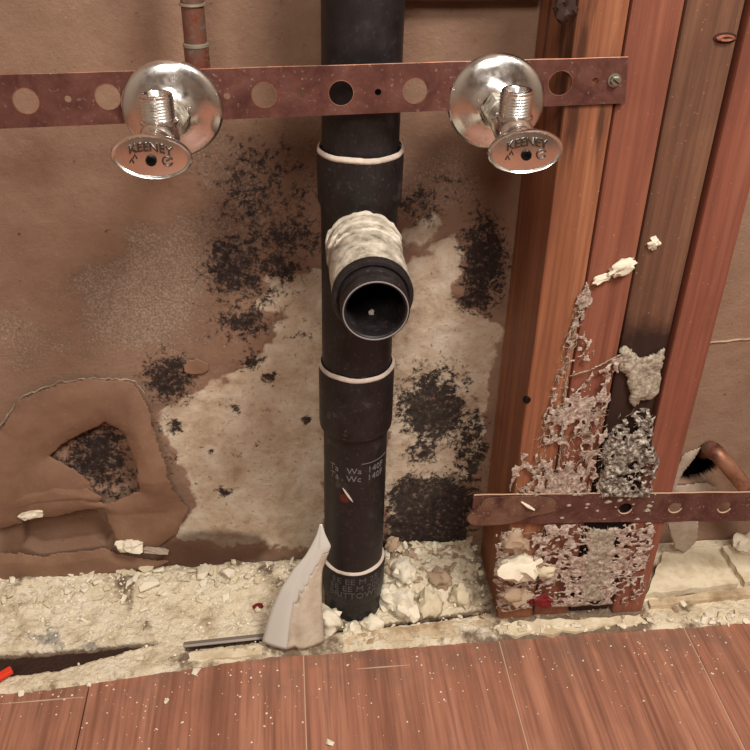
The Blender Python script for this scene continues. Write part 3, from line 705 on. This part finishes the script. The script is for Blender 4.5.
for q in ((625, 508), (675, 507), (724, 507)):
    x, z = sp2(*q); bm = bmesh.new()
    tube_bm(bm, [(x+0.0068*math.cos(t_), -0.0006, z+0.0068*math.sin(t_)) for t_ in np.linspace(3.3, 6.1, 16)], [0.0003]+[0.0008]*14+[0.0003], 5)
    o = link('plaster_crescent', bm_mesh('plaster_crescent', bm), M['dust'], cl); o.location = (-0.25, 0, -0.155)
for k in range(26):
    px, py = (random.uniform(560, 660), random.uniform(498, 519)) if k < 18 else (random.uniform(500, 655), 494)
    x, z = sp2(px, py); r_ = random.uniform(.0010, .0028); bm = bmesh.new(); bmesh.ops.create_icosphere(bm, subdivisions=1, radius=r_)
    for v in bm.verts: v.co = Vector((v.co.x*random.uniform(.8, 1.8), v.co.y*.5, v.co.z*random.uniform(.6, 1.2)))
    o = link('plaster_fleck', bm_mesh('plaster_fleck', bm), M['res_w'], cl); o.location = (x-0.25, -0.0008, z-0.155)
YE = -0.1056
ce = empty('copper_strap_end', (0.15, YE, 0.155)); tag(ce, 'short round ended tan strap piece at the left of the lower strap', 'pipe strap')
pp = [(466, 519), (470, 512), (480, 507), (484, 498), (520, 496), (550, 497), (558, 503), (556, 510), (548, 513), (530, 516), (515, 523), (490, 525), (472, 525)]
for _ in range(2): pp = [(0.75*a[0]+0.25*b[0], 0.75*a[1]+0.25*b[1]) if h == 0 else (0.25*a[0]+0.75*b[0], 0.25*a[1]+0.75*b[1]) for a, b in zip(pp, pp[1:]+pp[:1]) for h in (0, 1)]
o = link('band', plate_mesh([sp2(*q, YE) for q in pp], [], 0.0014), M['copper_e'], ce); o.location = (-0.15, 0, -0.155)
bm = bmesh.new(); A = np.array(sp2(521, 501, YE)); B = np.array(sp2(534, 509, YE)); tube_bm(bm, [(A[0], -0.0014, A[1]), ((A[0]+B[0])/2, -0.0022, (A[1]+B[1])/2), (B[0], -0.0014, B[1])], [.0008, .0018, .0009], 6)
o = link('plaster_fleck', bm_mesh('plaster_fleck', bm), M['plaster_w'], ce); o.location = (-0.15, 0, -0.155)

# ------------------------------------------------------------------ shut-off valves
def valve(px, py, label, ty, tilt, rot):
    p = PY(px, py, -0.108)
    v = empty('shutoff_valve', (p[0], -0.1026, p[2])); tag(v, label, 'valve', 'chrome angle stop valves on the copper strap')
    L = 0.0995                                             # strap to handle
    R_ = 0.0352
    f = lathe('escutcheon', [(R_-.0004, 0.0002), (R_, -0.0012), (R_-0.0008, -0.003), (R_-0.003, -0.0052), (R_-0.009, -0.0072), (R_-0.016, -0.0092), (0.0135, -0.0125), (0.0118, -0.0150), (0.0112, -0.0145)], M['chrome'], v, 'y', 64, cap=(False, False), ang=60)
    f.rotation_euler = tilt
    lathe('supply_stub', [(0.0080, 0.05), (0.0080, -0.03)], M['copper_c'], v, 'y', 24, cap=(False, False))
    bm = bmesh.new(); lathe_bm(bm, [(0.0085, -0.012), (0.0125, -0.013), (0.0130, -0.015), (0.0130, -0.029), (0.0122, -0.031), (0.0100, -0.0312)], 'y', 6)
    link('hex_nut', bm_mesh('hex_nut', bm), M['limed'], v)
    yo = -0.062
    b = lathe('body', [(0.0095, -0.030), (0.0108, -0.032), (0.0108, -0.046), (0.0122, -0.050), (0.0126, yo), (0.0122, yo-0.011), (0.0110, yo-0.014), (0.0092, yo-0.016)], M['chrome'], v, 'y', 36, cap=(True, True))
    prof = [(0.0108, 0.002), (0.0112, 0.008), (0.0122, 0.0085), (0.0122, 0.0105), (0.0104, 0.0112)]
    zt = 0.0115
    for k in range(7): prof += [(0.0100, zt+k*0.00195), (0.0110, zt+k*0.00195+0.0009)]
    prof += [(0.0100, zt+7*.00195), (0.0104, zt+0.0152), (0.0098, zt+0.0158), (0.0078, zt+0.0158), (0.0072, zt+0.0150), (0.0050, zt+0.006), (0.0001, zt+0.006)]
    lathe('threaded_outlet', prof, M['chrome'], v, 'z', 32, (0, yo, 0), cap=(False, False), ang=25)
    lathe('bonnet', [(0.0088, yo-0.014), (0.0098, yo-0.016), (0.0098, yo-0.021), (0.0088, yo-0.023), (0.0060, yo-0.024), (0.0050, yo-0.034)], M['chrome'], v, 'y', 28, cap=(False, True))
    h = empty('tmp', (0, 0, 0)); bpy.data.objects.remove(h)
    A_, B_ = 0.0245, 0.0142
    prof = [(0.25, 0.0070), (0.55, 0.0062), (0.86, 0.0040), (0.975, 0.0012), (1.0, -0.0010), (0.985, -0.0028), (0.955, -0.0036), (0.915, -0.0032), (0.88, -0.0022), (0.6, -0.0030), (0.3, -0.0034), (0.001, -0.0036)]
    bm = bmesh.new(); n = 64; rings = []
    for s, y in prof:
        rings.append([bm.verts.new((A_*s*math.cos(2*math.pi*k/n), y, B_*s*math.sin(2*math.pi*k/n))) for k in range(n)])
    for a, c in zip(rings[:-1], rings[1:]):
        for k in range(n): bm.faces.new((a[k], a[(k+1) % n], c[(k+1) % n], c[k]))
    bm.faces.new(rings[0])
    ho = link('handle', autosmooth(bm_mesh('handle', bm), 50), M['chrome'], v)
    ho.location = (0, -L, 0); ho.rotation_euler = rot
    me = text_mesh('KEENEY', 0.0084, 0.0009, 2, 'CENTER', 0.00012)
    for q in me.vertices:                                  # lettering follows the upper rim of the oval
        x, y, z = q.co; x *= 0.92; q.co = (x*0.96, -0.0032-z, y*0.92+0.0068-0.0042*(x/0.017)**2)
    me.update(); link('raised_lettering', me, M['letter'], ho)
    lathe('handle_screw', [(0.0001, -0.0036), (0.0016, -0.0040), (0.0017, -0.0054), (0.0030, -0.0056), (0.0034, -0.0046), (0.0034, -0.002)], M['chrome_dark'], ho, 'y', 18, (0, 0, -0.0015), cap=(False, False))
    bm = bmesh.new(); tube_bm(bm, [(0.0098+0.0030*math.cos(a), -0.0034, -0.0015+0.0030*math.sin(a)) for a in np.linspace(0.4, 5.9, 20)], 0.0006, 6)
    tube_bm(bm, [(0.0098-0.001, -0.0034, -0.0015), (0.0098+0.0014, -0.0034, -0.0003)], 0.0005, 6)
    link('raised_mark', bm_mesh('raised_mark', bm), M['letter'], ho)
    bm = bmesh.new()
    for dx, dz in ((-0.0118, -0.0040), (-0.0096, -0.0010)): tube_bm(bm, [(dx-.0012, -0.0032, dz), (dx, -0.0036, dz+.0026), (dx+.0012, -0.0032, dz)], 0.0006, 6)
    link('raised_mark', bm_mesh('raised_mark', bm), M['letter'], ho)
    return v
v1 = valve(172, 111, 'chrome shut off valve left of the drain pipe, in front of the upright copper pipe', 0, (0.10, 0, 0.06), (0.10, 0.06, 0.0))
v2 = valve(497, 104, 'chrome shut off valve right of the drain pipe, next to the studs', 0, (0.03, 0, -0.08), (0.02, -0.03, 0.05))
v1.rotation_euler = (0.0, 0, -0.03); v2.rotation_euler = (0.03, 0, -0.02)

# copper risers
cp = empty('copper_pipe', (-0.121, -0.055, 0.55)); tag(cp, 'patinated copper riser dropping behind the left valve', 'copper pipe')
xa = PY(195, 35, -0.055)
bm = bmesh.new(); pts = [(xa[0]+0.003*(z-0.59), -0.055, z) for z in (2.38, 1.5, 0.9, 0.65, 0.60, 0.575)] + [(xa[0]-0.0005*k*k, -0.055-0.010*(1-math.cos(k*.39)), 0.575-0.020*math.sin(k*.39)) for k in range(1, 5)]
tube_bm(bm, pts, 0.0083, 20); o = link('riser', autosmooth(bm_mesh('riser', bm), 60), M['copper_p'], cp); o.location = (0.121, 0.055, -0.55)
zf = PY(195, 47, -0.063)[2]
for zc, h in ((zf, 0.0016), (PY(195, 6, -0.063)[2], 0.001)):
    bm = bmesh.new(); lathe_bm(bm, [(0.0082, h), (0.0094, h*.6), (0.0096, -h*.6), (0.0082, -h)], 'z', 24, (xa[0], -0.055, zc)); o = link('solder_ring', autosmooth(bm_mesh('solder_ring', bm)), M['solder'], cp); o.location = (0.121, 0.055, -0.55)
bm = bmesh.new(); lathe_bm(bm, [(0.0083, zf), (0.0091, zf-0.0005), (0.0091, zf-0.030)], 'z', 24, (xa[0], -0.055, 0)); o = link('fitting_sleeve', autosmooth(bm_mesh('fitting_sleeve', bm)), M['copper_p'], cp); o.location = (0.121, 0.055, -0.55)

c2 = empty('copper_pipe', tuple(PY(712, 455, 0.0))); tag(c2, 'copper pipe coming out of the black hole in the wall at right', 'copper pipe')
P0 = PY(703, 452, 0.03); P1 = PY(708, 449, 0.0); P2 = PY(716, 453, -0.018); P3_ = PY(732, 471, -0.03); P4 = PY(770, 516, -0.045); P5 = PY(795, 545, -0.05)
bm = bmesh.new(); ctrl = [Vector(q) for q in (P0, P1, P2, P3_, P4, P5)]; pts = []
for i in range(len(ctrl)-1):
    a, b, c, d = ctrl[max(i-1, 0)], ctrl[i], ctrl[i+1], ctrl[min(i+2, len(ctrl)-1)]
    for k in range(6):
        t_ = k/6; pts.append(0.5*((2*b)+(c-a)*t_+(2*a-5*b+4*c-d)*t_*t_+(3*b-a-3*c+d)*t_**3))
pts.append(ctrl[-1]); tube_bm(bm, pts, 0.0088, 18)
o = link('bent_pipe', autosmooth(bm_mesh('bent_pipe', bm), 60), M['copper_c'], c2); o.matrix_parent_inverse = Matrix.Translation(-c2.location)
bm = bmesh.new(); tube_bm(bm, pts[8:13], 0.0098, 18); o = link('grey_fitting', autosmooth(bm_mesh('grey_fitting', bm), 60), M['copper_p'], c2); o.matrix_parent_inverse = Matrix.Translation(-c2.location)

# ------------------------------------------------------------------ residue on the studs
YR = -0.1018
def cov(th, sc_, seed, aniso=(1, 1)):
    def f(Q, P3, D):
        S = np.stack([P3[:, 0]*aniso[0], P3[:, 1]*aniso[1], P3[:, 2]], 1)
        web = 0.30-np.abs(fbm(S, sc_*0.45, 3, seed))*2.6     # strands
        spk_ = fbm(S, sc_*1.6, 2, seed+9)*1.1                # flecks
        den = fbm(P3, 26, 3, seed+4)*0.9                     # thick and thin areas
        return (np.maximum(web, spk_)+den-th)*0.01
    return f
def hts(amp, sc_, seed, base=0.0015):
    return lambda Q, P3, D: base+amp*(0.5+fbm(P3, sc_, 4, seed))*np.clip(D/0.004, 0.2, 1)
ra = sheet('adhesive_residue', [(586, 282), (592, 300), (582, 330), (596, 345), (592, 362), (576, 374), (600, 368), (622, 356), (630, 368), (612, 372), (608, 404), (600, 424), (612, 432), (606, 496), (508, 496), (512, 470), (522, 452), (534, 462), (546, 410), (556, 378), (562, 346), (572, 318), (578, 296)],
           YR, M['res'], cell=0.0008, cover=cov(0.03, 190, 61, (1, .55)), height=hts(0.0022, 200, 62, 0.0008), ragged=0.005, seed=63, thick=0.0010)
tag(ra, 'web of dried whitish adhesive smeared up the left two studs', 'residue')
rb = sheet('skim_residue', [(616, 350), (626, 343), (640, 357), (664, 348), (660, 392), (650, 402), (640, 398), (634, 408), (628, 398), (626, 374), (618, 368)], YR+0.004, M['res_w'], cell=0.0013, height=hts(0.0035, 80, 66), ragged=0.003, seed=67, thick=0.003)
tag(rb, 'grey white skim patch across the blackened third stud', 'residue')
rc = sheet('mouldy_residue', [(606, 432), (618, 420), (640, 408), (656, 410), (652, 440), (658, 462), (650, 496), (598, 496), (600, 456)], YR, M['res_g'], cell=0.0008, cover=cov(-0.12, 170, 71), height=hts(0.009, 170, 72), ragged=0.004, seed=73, thick=0.002)
tag(rc, 'clump of grey mouldy residue just above the lower strap', 'residue')
rd = sheet('adhesive_residue', [(496, 530), (540, 524), (600, 524), (650, 522), (656, 536), (648, 560), (640, 602), (560, 606), (498, 612), (494, 580)], YR, M['res'], cell=0.0008, cover=cov(0.06, 170, 81), height=hts(0.004, 170, 82), ragged=0.004, seed=83, thick=0.0012)
tag(rd, 'ragged whitish residue on the stud feet below the lower strap', 'residue')
re_ = sheet('skim_residue', [(588, 528), (619, 526), (612, 560), (604, 600), (580, 602), (584, 560)], YR-0.001, M['res_w'], cell=0.0014, height=hts(0.003, 80, 86), ragged=0.003, seed=87, thick=0.002)
tag(re_, 'flat grey skim strip on the second stud foot under the strap', 'residue')
for pts_, lab in (([(588, 284), (578, 318), (570, 352), (566, 384), (562, 430), (556, 496)], 'pale ridge'), ([(570, 376), (590, 370), (606, 362), (622, 354)], 'pale ridge')):
    bm = bmesh.new(); W_ = []
    for (a, b), (c, d) in zip(pts_[:-1], pts_[1:]):
        W_ += [PY(a+(c-a)*k/8+random.uniform(-1, 1), b+(d-b)*k/8, YR-0.0012) for k in range(8)]
    tube_bm(bm, W_, [random.uniform(.0003, .0011) for q in W_], 5); link('pale_ridge', bm_mesh('pale_ridge', bm), M['res_w'], ra)
# loose fibres: uncountable
bm = bmesh.new()
for k in range(330):
    zone = random.random()
    if zone < 0.45: py = random.uniform(400, 496); px = random.uniform(np.interp(py, [400, 496], [552, 516]), 604)
    elif zone < 0.62: px, py = random.uniform(608, 650), random.uniform(410, 496)
    elif zone < 0.75: q = random.random(); px, py = 587-32*q+random.uniform(-5, 5), 285+110*q
    else: px, py = random.uniform(500, 645), random.uniform(526, 604)
    p = Vector(PY(px, py, YR-0.002)); a = random.gauss(0.9, 0.7); L = random.uniform(0.004, 0.013)
    d = Vector((math.cos(a), 0, math.sin(a))); c = Vector((-d.z, 0, d.x))*random.uniform(-.25, .25)*L
    pts = [p+d*L*(t_-.5)+c*(1-(2*t_-1)**2)+Vector((0, -random.uniform(0, .0035), 0)) for t_ in (0, .25, .5, .75, 1)]
    for q in pts: q.y = min(q.y, YR-0.0005)
    tube_bm(bm, pts, [0.0001, 0.00025, 0.0003, 0.00025, 0.0001], 4, False)
fb = link('residue_fibres', bm_mesh('residue_fibres', bm), M['res_w']); tag(fb, 'fine pale fibres clinging to the residue on the studs', 'fibres', kind='stuff')

# ------------------------------------------------------------------ slabs, strips and loose pieces at the foot
def slab(name, pts, z0, z1, m, label, cat, group=None, jit=0.0012):
    bm = bmesh.new(); C2 = [PZ(a, b, z1)[:2] for a, b in pts]; loop = []
    for i in range(len(C2)):
        a, b = C2[i], C2[(i+1) % len(C2)]; k = max(2, int(np.linalg.norm(b-a)/0.008))
        loop += [a+(b-a)*t_/k+np.array([random.uniform(-jit, jit), random.uniform(-jit, jit)]) for t_ in range(k)]
    tv = [bm.verts.new((x, y, z1+random.uniform(-.0004, .0004))) for x, y in loop]; bv = [bm.verts.new((x, y, z0)) for x, y in loop]
    bm.faces.new(tv); bm.faces.new(bv[::-1])
    for i in range(len(loop)): j = (i+1) % len(loop); bm.faces.new((tv[i], bv[i], bv[j], tv[j]))
    o = link(name, bm_mesh(name, bm), m); tag(o, label, cat, group); return o
slab('mortar_slab', [(646, 594), (664, 552), (716, 546), (738, 583)], 0.0, 0.012, M['plaster'], 'flat cream mortar slab right of the stud feet', 'mortar slab')
slab('mortar_slab', [(722, 546), (765, 540), (785, 574), (745, 582)], 0.0, 0.012, M['plaster'], 'flat cream mortar slab at the right edge of the picture', 'mortar slab')
slab('mortar_lip', [(652, 606), (648, 600), (770, 583), (772, 592)], 0.0, 0.009, M['plaster_d'], 'narrow tan mortar lip in front of the right slabs', 'mortar slab')
slab('mortar_lip', [(-90, 696), (-90, 688), (-30, 683), (70, 671), (120, 658), (178, 651), (180, 664), (110, 672), (60, 684)], -0.004, 0.002, M['plaster'], 'cracked cream mortar lip beside the dark gap at left', 'mortar slab', None, 0.002)
slab('mortar_ridge', [(498, 634), (500, 622), (560, 619), (640, 614), (648, 622), (600, 628), (540, 634)], -0.004, 0.005, M['plaster'], 'pale crumbly mortar ridge in front of the stud feet', 'mortar slab', None, 0.003)
slab('mortar_lip', [(186, 662), (190, 653), (262, 645), (262, 654)], -0.004, 0.005, M['plaster'], 'yellowish mortar lip below the metal strip', 'mortar slab', None, 0.002)
slab('wood_lip', [(330, 646), (334, 636), (420, 624), (492, 618), (494, 632), (420, 640)], -0.004, 0.004, M['plaster_d'], 'tan wooden lip at the laminate edge right of the pipe', 'mortar slab', None, 0.0015)
ms = empty('metal_strip', tuple(PZ(185, 645, 0.004))); tag(ms, 'thin grey metal strip showing in the plaster left of the pipe', 'metal strip')
A = Vector(PZ(184, 645, 0.004)); B = Vector(PZ(268, 636, 0.004)); C_ = Vector(PZ(490, 610, 0.003))
bm = bmesh.new(); dn = Vector((0, -0.0022, -0.001)); up_ = Vector((0, 0.0010, 0.0024)); P = [A, A.lerp(B, .3), A.lerp(B, .6), B, B.lerp(C_, .12)]
vs = [[bm.verts.new(p+q) for p in P] for q in (dn, Vector((0, 0, 0)), up_, up_+Vector((0, 0.001, 0)), Vector((0, 0.001, -0.001)), dn+Vector((0, 0, -0.001)))]
for i in range(6):
    for k in range(4): bm.faces.new((vs[i][k], vs[i][k+1], vs[(i+1) % 6][k+1], vs[(i+1) % 6][k]))
o = link('angle_lip', bm_mesh('angle_lip', bm), M['strip'], ms); o.matrix_parent_inverse = Matrix.Translation(-ms.location)

# white strip leaning on the pipe foot
rows = [(524, 320, 322, -.098), (534, 317, 325, -.100), (546, 311, 331, -.102), (556, 305, 327, -.104), (570, 293, 322, -.106), (588, 281, 321, -.109), (608, 272, 322, -.112), (626, 266, 323, -.115), (642, 262, 324, -.118)]
rr = np.array(rows); Vv = []; nu, nv = 16, 44
for j in range(nv):
    py = np.interp(j/(nv-1), np.linspace(0, 1, 9), rr[:, 0]); xl = np.interp(py, rr[:, 0], rr[:, 1]); xr = np.interp(py, rr[:, 0], rr[:, 2]); yy = np.interp(py, rr[:, 0], rr[:, 3])
    for i in range(nu):
        u = i/(nu-1); p = PY(xl+(xr-xl)*u, py, yy); wdt = (xr-xl)/60
        p = p + np.array([0, -0.010*wdt*math.sin(math.pi*u)+0.004*wdt*math.exp(-((u-.42-.25*(j/nv-.6))/.07)**2), 0]); Vv.append(p)
Fv = [(j*nu+i, j*nu+i+1, (j+1)*nu+i+1, (j+1)*nu+i) for j in range(nv-1) for i in range(nu-1)]
half = [k for k, f in enumerate(Fv) if (f[0] % nu) >= 8 + 3*math.sin((f[0]//nu)*0.13) and f[0]//nu > 13]; hs = set(half)
wl = link('white_strip', mesh_np('white_strip', Vv, [list(f) for k, f in enumerate(Fv) if k not in hs]), M['white'], smooth=True)
bk = link('tan_backing', mesh_np('tan_backing', Vv, [list(Fv[k]) for k in half]), M['white_back'], wl, smooth=True)
bk.modifiers.new('thickness', 'SOLIDIFY').thickness = 0.0007
sd = wl.modifiers.new('thickness', 'SOLIDIFY'); sd.thickness = 0.0009; sd.offset = 0
tag(wl, 'torn white vinyl strip leaning against the foot of the drain pipe', 'torn strip')

# rubble -------------------------------------------------------------------
def rock_mesh(seed, n=13, flat=0.6):
    r = random.Random(seed); bm = bmesh.new()
    for k in range(n):
        v = Vector((r.gauss(0, 1), r.gauss(0, 1), r.gauss(0, 1))).normalized()*r.uniform(.75, 1.0)
        bm.verts.new((v.x, v.y*r.uniform(.8, 1), v.z*flat))
    h = bmesh.ops.convex_hull(bm, input=bm.verts); bmesh.ops.delete(bm, geom=[g for g in h['geom_interior'] if isinstance(g, bmesh.types.BMVert)], context='VERTS')
    return bm_mesh('plaster_chunk', bm)
def lump_mesh(seed, sub=3, amp=0.5, sc_=1.6):
    bm = bmesh.new(); bmesh.ops.create_icosphere(bm, subdivisions=sub, radius=1.0)
    me = bm_mesh('plaster_clump', bm); V = np.array([v.co[:] for v in me.vertices]); n = fbm(V, sc_, 4, seed)*2+fbm(V, sc_*3, 2, seed+5)*0.7
    for v, k in zip(me.vertices, n): v.co = v.co*(1+amp*k)
    return autosmooth(me, 50)
rocks = {}
for mk in ('plaster_w', 'plaster', 'plaster_t'):
    rocks[mk] = []
    for s in range(7):
        me = rock_mesh(100+s, 12+s % 4, (0.45, 0.6, 0.75)[s % 3]); me.materials.append(M[mk]); rocks[mk].append(me)
def chunk(x, y, r, mk, label, group, z=None, sx=1.0, name='plaster_chunk'):
    o = bpy.data.objects.new(name, random.choice(rocks[mk])); COL.objects.link(o)
    zz = bed_z(x, y) if z is None else z
    o.location = (x, y, zz+r*0.42); o.scale = (r*sx, r*random.uniform(.7, 1), r*random.uniform(.7, 1.0))
    o.rotation_euler = (random.uniform(-.4, .4), random.uniform(-.4, .4), random.uniform(0, 6.28)); tag(o, label, 'plaster chunk', group); return o
# hand placed larger pieces (photo position, radius, material)
hand = [(205, 578, 14, 7, 'plaster_w', 'long white plaster chunk at the wall foot beside a small upright one'), (229, 577, 13, 8, 'plaster_w', 'largest pale oval plaster chunk left of the white strip'),
        (213, 580, 5, 5, 'plaster_w', 'small upright white plaster piece between two larger chunks'), (251, 575, 6, 5, 'plaster_w', 'rounded white plaster chunk nearest the white strip'),
        (146, 574, 12, 7, 'plaster', 'grey cream plaster chunk at the wall foot below the torn paper'), (150, 590, 14, 7, 'plaster_w', 'flat white plaster flake lying on the plaster bed at left'),
        (137, 583, 10, 6, 'plaster_w', 'angular white plaster chunk at the left of the flake'),
        (197, 673, 6, 5, 'plaster_w', 'oval white plaster chip on the laminate under the metal strip'), (167, 702, 4, 4, 'plaster_w', 'small white plaster chip alone on the left laminate'),
        (90, 686, 5, 4, 'plaster_w', 'pale plaster chip on the laminate by the cracked mortar lip'), (100, 679, 4, 4, 'plaster_w', 'smaller white chip at the left laminate edge'),
        (330, 744, 5, 4, 'plaster_w', 'yellowish white chip at the bottom edge of the picture'), (21, 694, 5, 4, 'plaster_w', 'whitish chip beside the red piece at left')]
for px, py, rx, ry, mk, lab in hand:
    p = PZ(px, py, 0.008 if py < 650 else 0.0); r = rx/F*0.92
    chunk(p[0], p[1], r, mk, lab, None)
# cream clumps round the pipe foot
clumps = [(331, 617, 15, 'plaster_w', 'pale popcorn like plaster clump in front of the pipe foot'), (352, 622, 11, 'plaster_w', 'small pale clump in front of the pipe foot at right'), (384, 598, 15, 'plaster_w', 'ragged white plaster clump touching the pipe foot on the right'),
          (404, 606, 17, 'plaster_w', 'largest creamy plaster clump right of the pipe foot'), (404, 578, 15, 'plaster_w', 'cream clump behind the largest one right of the pipe'), (430, 604, 16, 'plaster', 'broad cream clump between the pipe foot and the first stud'),
          (441, 583, 13, 'plaster_t', 'tan rubble clump between the pipe and the first stud'), (462, 596, 13, 'plaster', 'cream clump next to the first stud foot'), (296, 583, 10, 'plaster_t', 'tan clump behind the white strip'),
          (368, 614, 12, 'plaster_w', 'little cream clump below the lettered socket'), (392, 558, 9, 'plaster_t', 'tan clump on the wall foot just right of the pipe')]
for k, (px, py, r, mk, lab) in enumerate(clumps):
    p = PZ(px, py, 0.012); rr_ = r/F*0.9
    d_ = np.array([p[0]-ax(0), p[1]+0.062]); dl = np.linalg.norm(d_)
    if dl < RP+rr_*0.75: p[:2] = np.array([ax(0), -0.062])+d_/dl*(RP+rr_*0.75)
    me = lump_mesh(200+k, 3, 0.62, 2.3); me.materials.append(M[mk])
    o = link('plaster_clump', me); o.location = (p[0], p[1], bed_z(p[0], p[1])+rr_*0.5); o.scale = (rr_, rr_*.8, rr_*.85); o.rotation_euler = (0, 0, random.uniform(0, 6)); tag(o, lab, 'plaster clump')
# pieces resting on the wall, straps and studs
def wallpiece(px, py, y, r, sx, sz, mk, name, label, seed, ry=0.0):
    p = PY(px, py, y); me = lump_mesh(seed, 3, 0.8, 2.0); me.materials.append(M[mk])
    o = link(name, me); o.location = p; o.scale = (r*sx*1.1, r*.6, r*sz*1.1); o.rotation_euler = (0, ry, 0); tag(o, label, 'plaster chunk')
wallpiece(130, 545, -0.012, 0.011, 1.0, .8, 'plaster_w', 'plaster_chunk', 'white plaster lump stuck under the torn paper flap', 301)
wallpiece(154, 550, -0.010, 0.008, 1.5, .35, 'paper_edge', 'plaster_chunk', 'thin grey sliver beside the white lump under the paper', 302, 0.3)
wallpiece(32, 513, -0.010, 0.010, 1.3, .5, 'plaster_w', 'plaster_chunk', 'white wedge chip resting on the torn paper at far left', 303, -0.3)
wallpiece(622, 267, YF-0.002, 0.008, 1.3, .55, 'plaster_w', 'plaster_chunk', 'bright plaster chip stuck high on the second stud', 304, -0.5)
wallpiece(602, 279, YF-0.001, 0.005, 1.6, .6, 'plaster_w', 'plaster_chunk', 'small plaster fleck below the bright chip on the studs', 305, -0.4)
wallpiece(654, 243, YF+0.003, 0.005, .9, .9, 'plaster_w', 'plaster_chunk', 'small plaster fleck on the dark third stud', 306)
wallpiece(520, 568, YF-0.006, 0.020, 1.05, .75, 'plaster_w', 'plaster_chunk', 'big cream plaster lump stuck to the first stud foot', 307)
wallpiece(514, 542, YF-0.004, 0.013, 1.0, .95, 'plaster_t', 'plaster_chunk', 'round tan plaster lump just under the short strap end', 308)
wallpiece(545, 572, YF-0.006, 0.008, 1.2, .8, 'plaster', 'plaster_chunk', 'cream plaster nub right of the big lump', 309)
wallpiece(516, 596, YF-0.004, 0.014, 1.2, .7, 'plaster_t', 'plaster_chunk', 'brownish plaster crust at the bottom of the first stud', 310)
wallpiece(542, 600, YF-0.005, 0.009, 1.2, .7, 'maroon', 'painted_scrap', 'dark red scrap at the bottom of the studs', 311)
wallpiece(748, 545, -0.03, 0.015, .9, 1.0, 'plaster_w', 'plaster_chunk', 'rounded white plaster lump at the right edge', 312)
p = PZ(4, 681, 0.004); bm = bmesh.new(); box_bm(bm, (-0.013, -0.004, -0.002), (0.010, 0.004, 0.003), 0.0012, 2)
o = link('red_plastic_piece', bm_mesh('red_plastic_piece', bm), M['red']); o.location = (p[0], p[1], 0.012); o.rotation_euler = (0, -.15, .55); tag(o, 'bright red plastic piece at the left edge by the floor', 'plastic piece')
p = PZ(257, 597, 0.02); me = lump_mesh(330, 2, .5, 1.5); me.materials.append(M['maroon']); o = link('painted_scrap', me); o.location = (p[0], p[1], bed_z(p[0], p[1])+0.002); o.scale = (.006, .004, .003); tag(o, 'tiny dark red scrap on the plaster bed near the white strip', 'scrap')
# scattered chunks
cnt = 0
zones = [(130, (-0.38, -0.06), 'small plaster crumb in the rubble left of the pipe', 'crumbs left of the pipe'), (130, (0.035, 0.142), 'small plaster crumb in the rubble between pipe and studs', 'crumbs between pipe and studs')]
for n, (xa_, xb_), lab, grp in zones:
    for k in range(n):
        x = random.uniform(xa_, xb_); y = -0.006-abs(random.gauss(0, 0.045))
        if y < edge_y(x)+0.012: continue
        if x > 0.03 and y < -0.10: continue
        r = min(random.uniform(0.0022, 0.0062)*(1.3 if y > -0.05 else 0.8), 0.0085)
        chunk(x, y, r, random.choice(['plaster_w', 'plaster_w', 'plaster', 'plaster'] if x < 0 else ['plaster', 'plaster_w', 'plaster_t', 'plaster_t']), lab, grp, sx=random.uniform(1, 1.5))
for k in range(75):                                        # pale row along the laminate edge at right
    px = random.uniform(497, 752); q = np.interp(px, [490, 640, 750], [632, 626, 616]); p = PZ(px, q+random.gauss(0, 3.0), 0.003)
    chunk(p[0], p[1], random.uniform(0.002, 0.0055), random.choice(['plaster_w', 'plaster_w', 'plaster']), 'pale crumb in the row along the laminate edge below the studs', 'crumbs along the laminate edge', sx=random.uniform(1, 1.7))
for k in range(26):                                        # dark debris under stud feet
    p = PZ(random.uniform(500, 650), random.uniform(604, 620), 0.003); chunk(p[0], p[1], random.uniform(0.002, 0.005), 'plaster_t', 'tan crumb in the dark strip in front of the stud feet', 'crumbs at the stud feet')
for px, py in ((662, 602), (672, 598), (682, 603), (690, 597), (676, 608)):
    p = PZ(px, py, 0.008); chunk(p[0], p[1], random.uniform(.004, .008), random.choice(['plaster_w', 'plaster_t']), 'cream crumb heaped beside the last stud foot', 'crumbs beside the last stud')
# crumbs scattered on the laminate: one object, too many to count
V = []; Fc = []
def crumb(x, y, z, r):
    b = len(V); a0 = random.uniform(0, 6.28)
    for i in range(4): a = a0+i*1.571; V.append((x+r*math.cos(a)*random.uniform(.7, 1.3), y+r*math.sin(a)*random.uniform(.7, 1.3), z))
    V.append((x, y, z+r*0.9)); Fc.extend([[b+i, b+(i+1) % 4, b+4] for i in range(4)])
for k in range(270):
    px = random.uniform(-5, 755); e = np.interp(px, [0, 180, 270, 500, 750], [690, 668, 657, 642, 624]); py = e+4+abs(random.gauss(0, 38))
    if py < 756: p = PZ(px, py, 0.0); crumb(p[0], p[1], 0.0, random.choice([.0005, .0006, .0007, .0009, .0012]))
cr = link('plaster_grit', mesh_np('plaster_grit', V, Fc), M['plaster_w']); tag(cr, 'fine white plaster grit strewn over the laminate floor', 'grit', kind='stuff')
V = []; Fc = []
for k in range(1500):
    x = random.uniform(-.50, .14); y = -abs(random.gauss(0, .06))-.004
    if y > edge_y(x) and bed_z(x, y) > -0.003: crumb(x, y, bed_z(x, y)-0.0002, random.uniform(.0007, .0021))
cr = link('grit', mesh_np('grit', V, Fc), M['plaster_w'], bed); cr['kind'] = 'stuff'
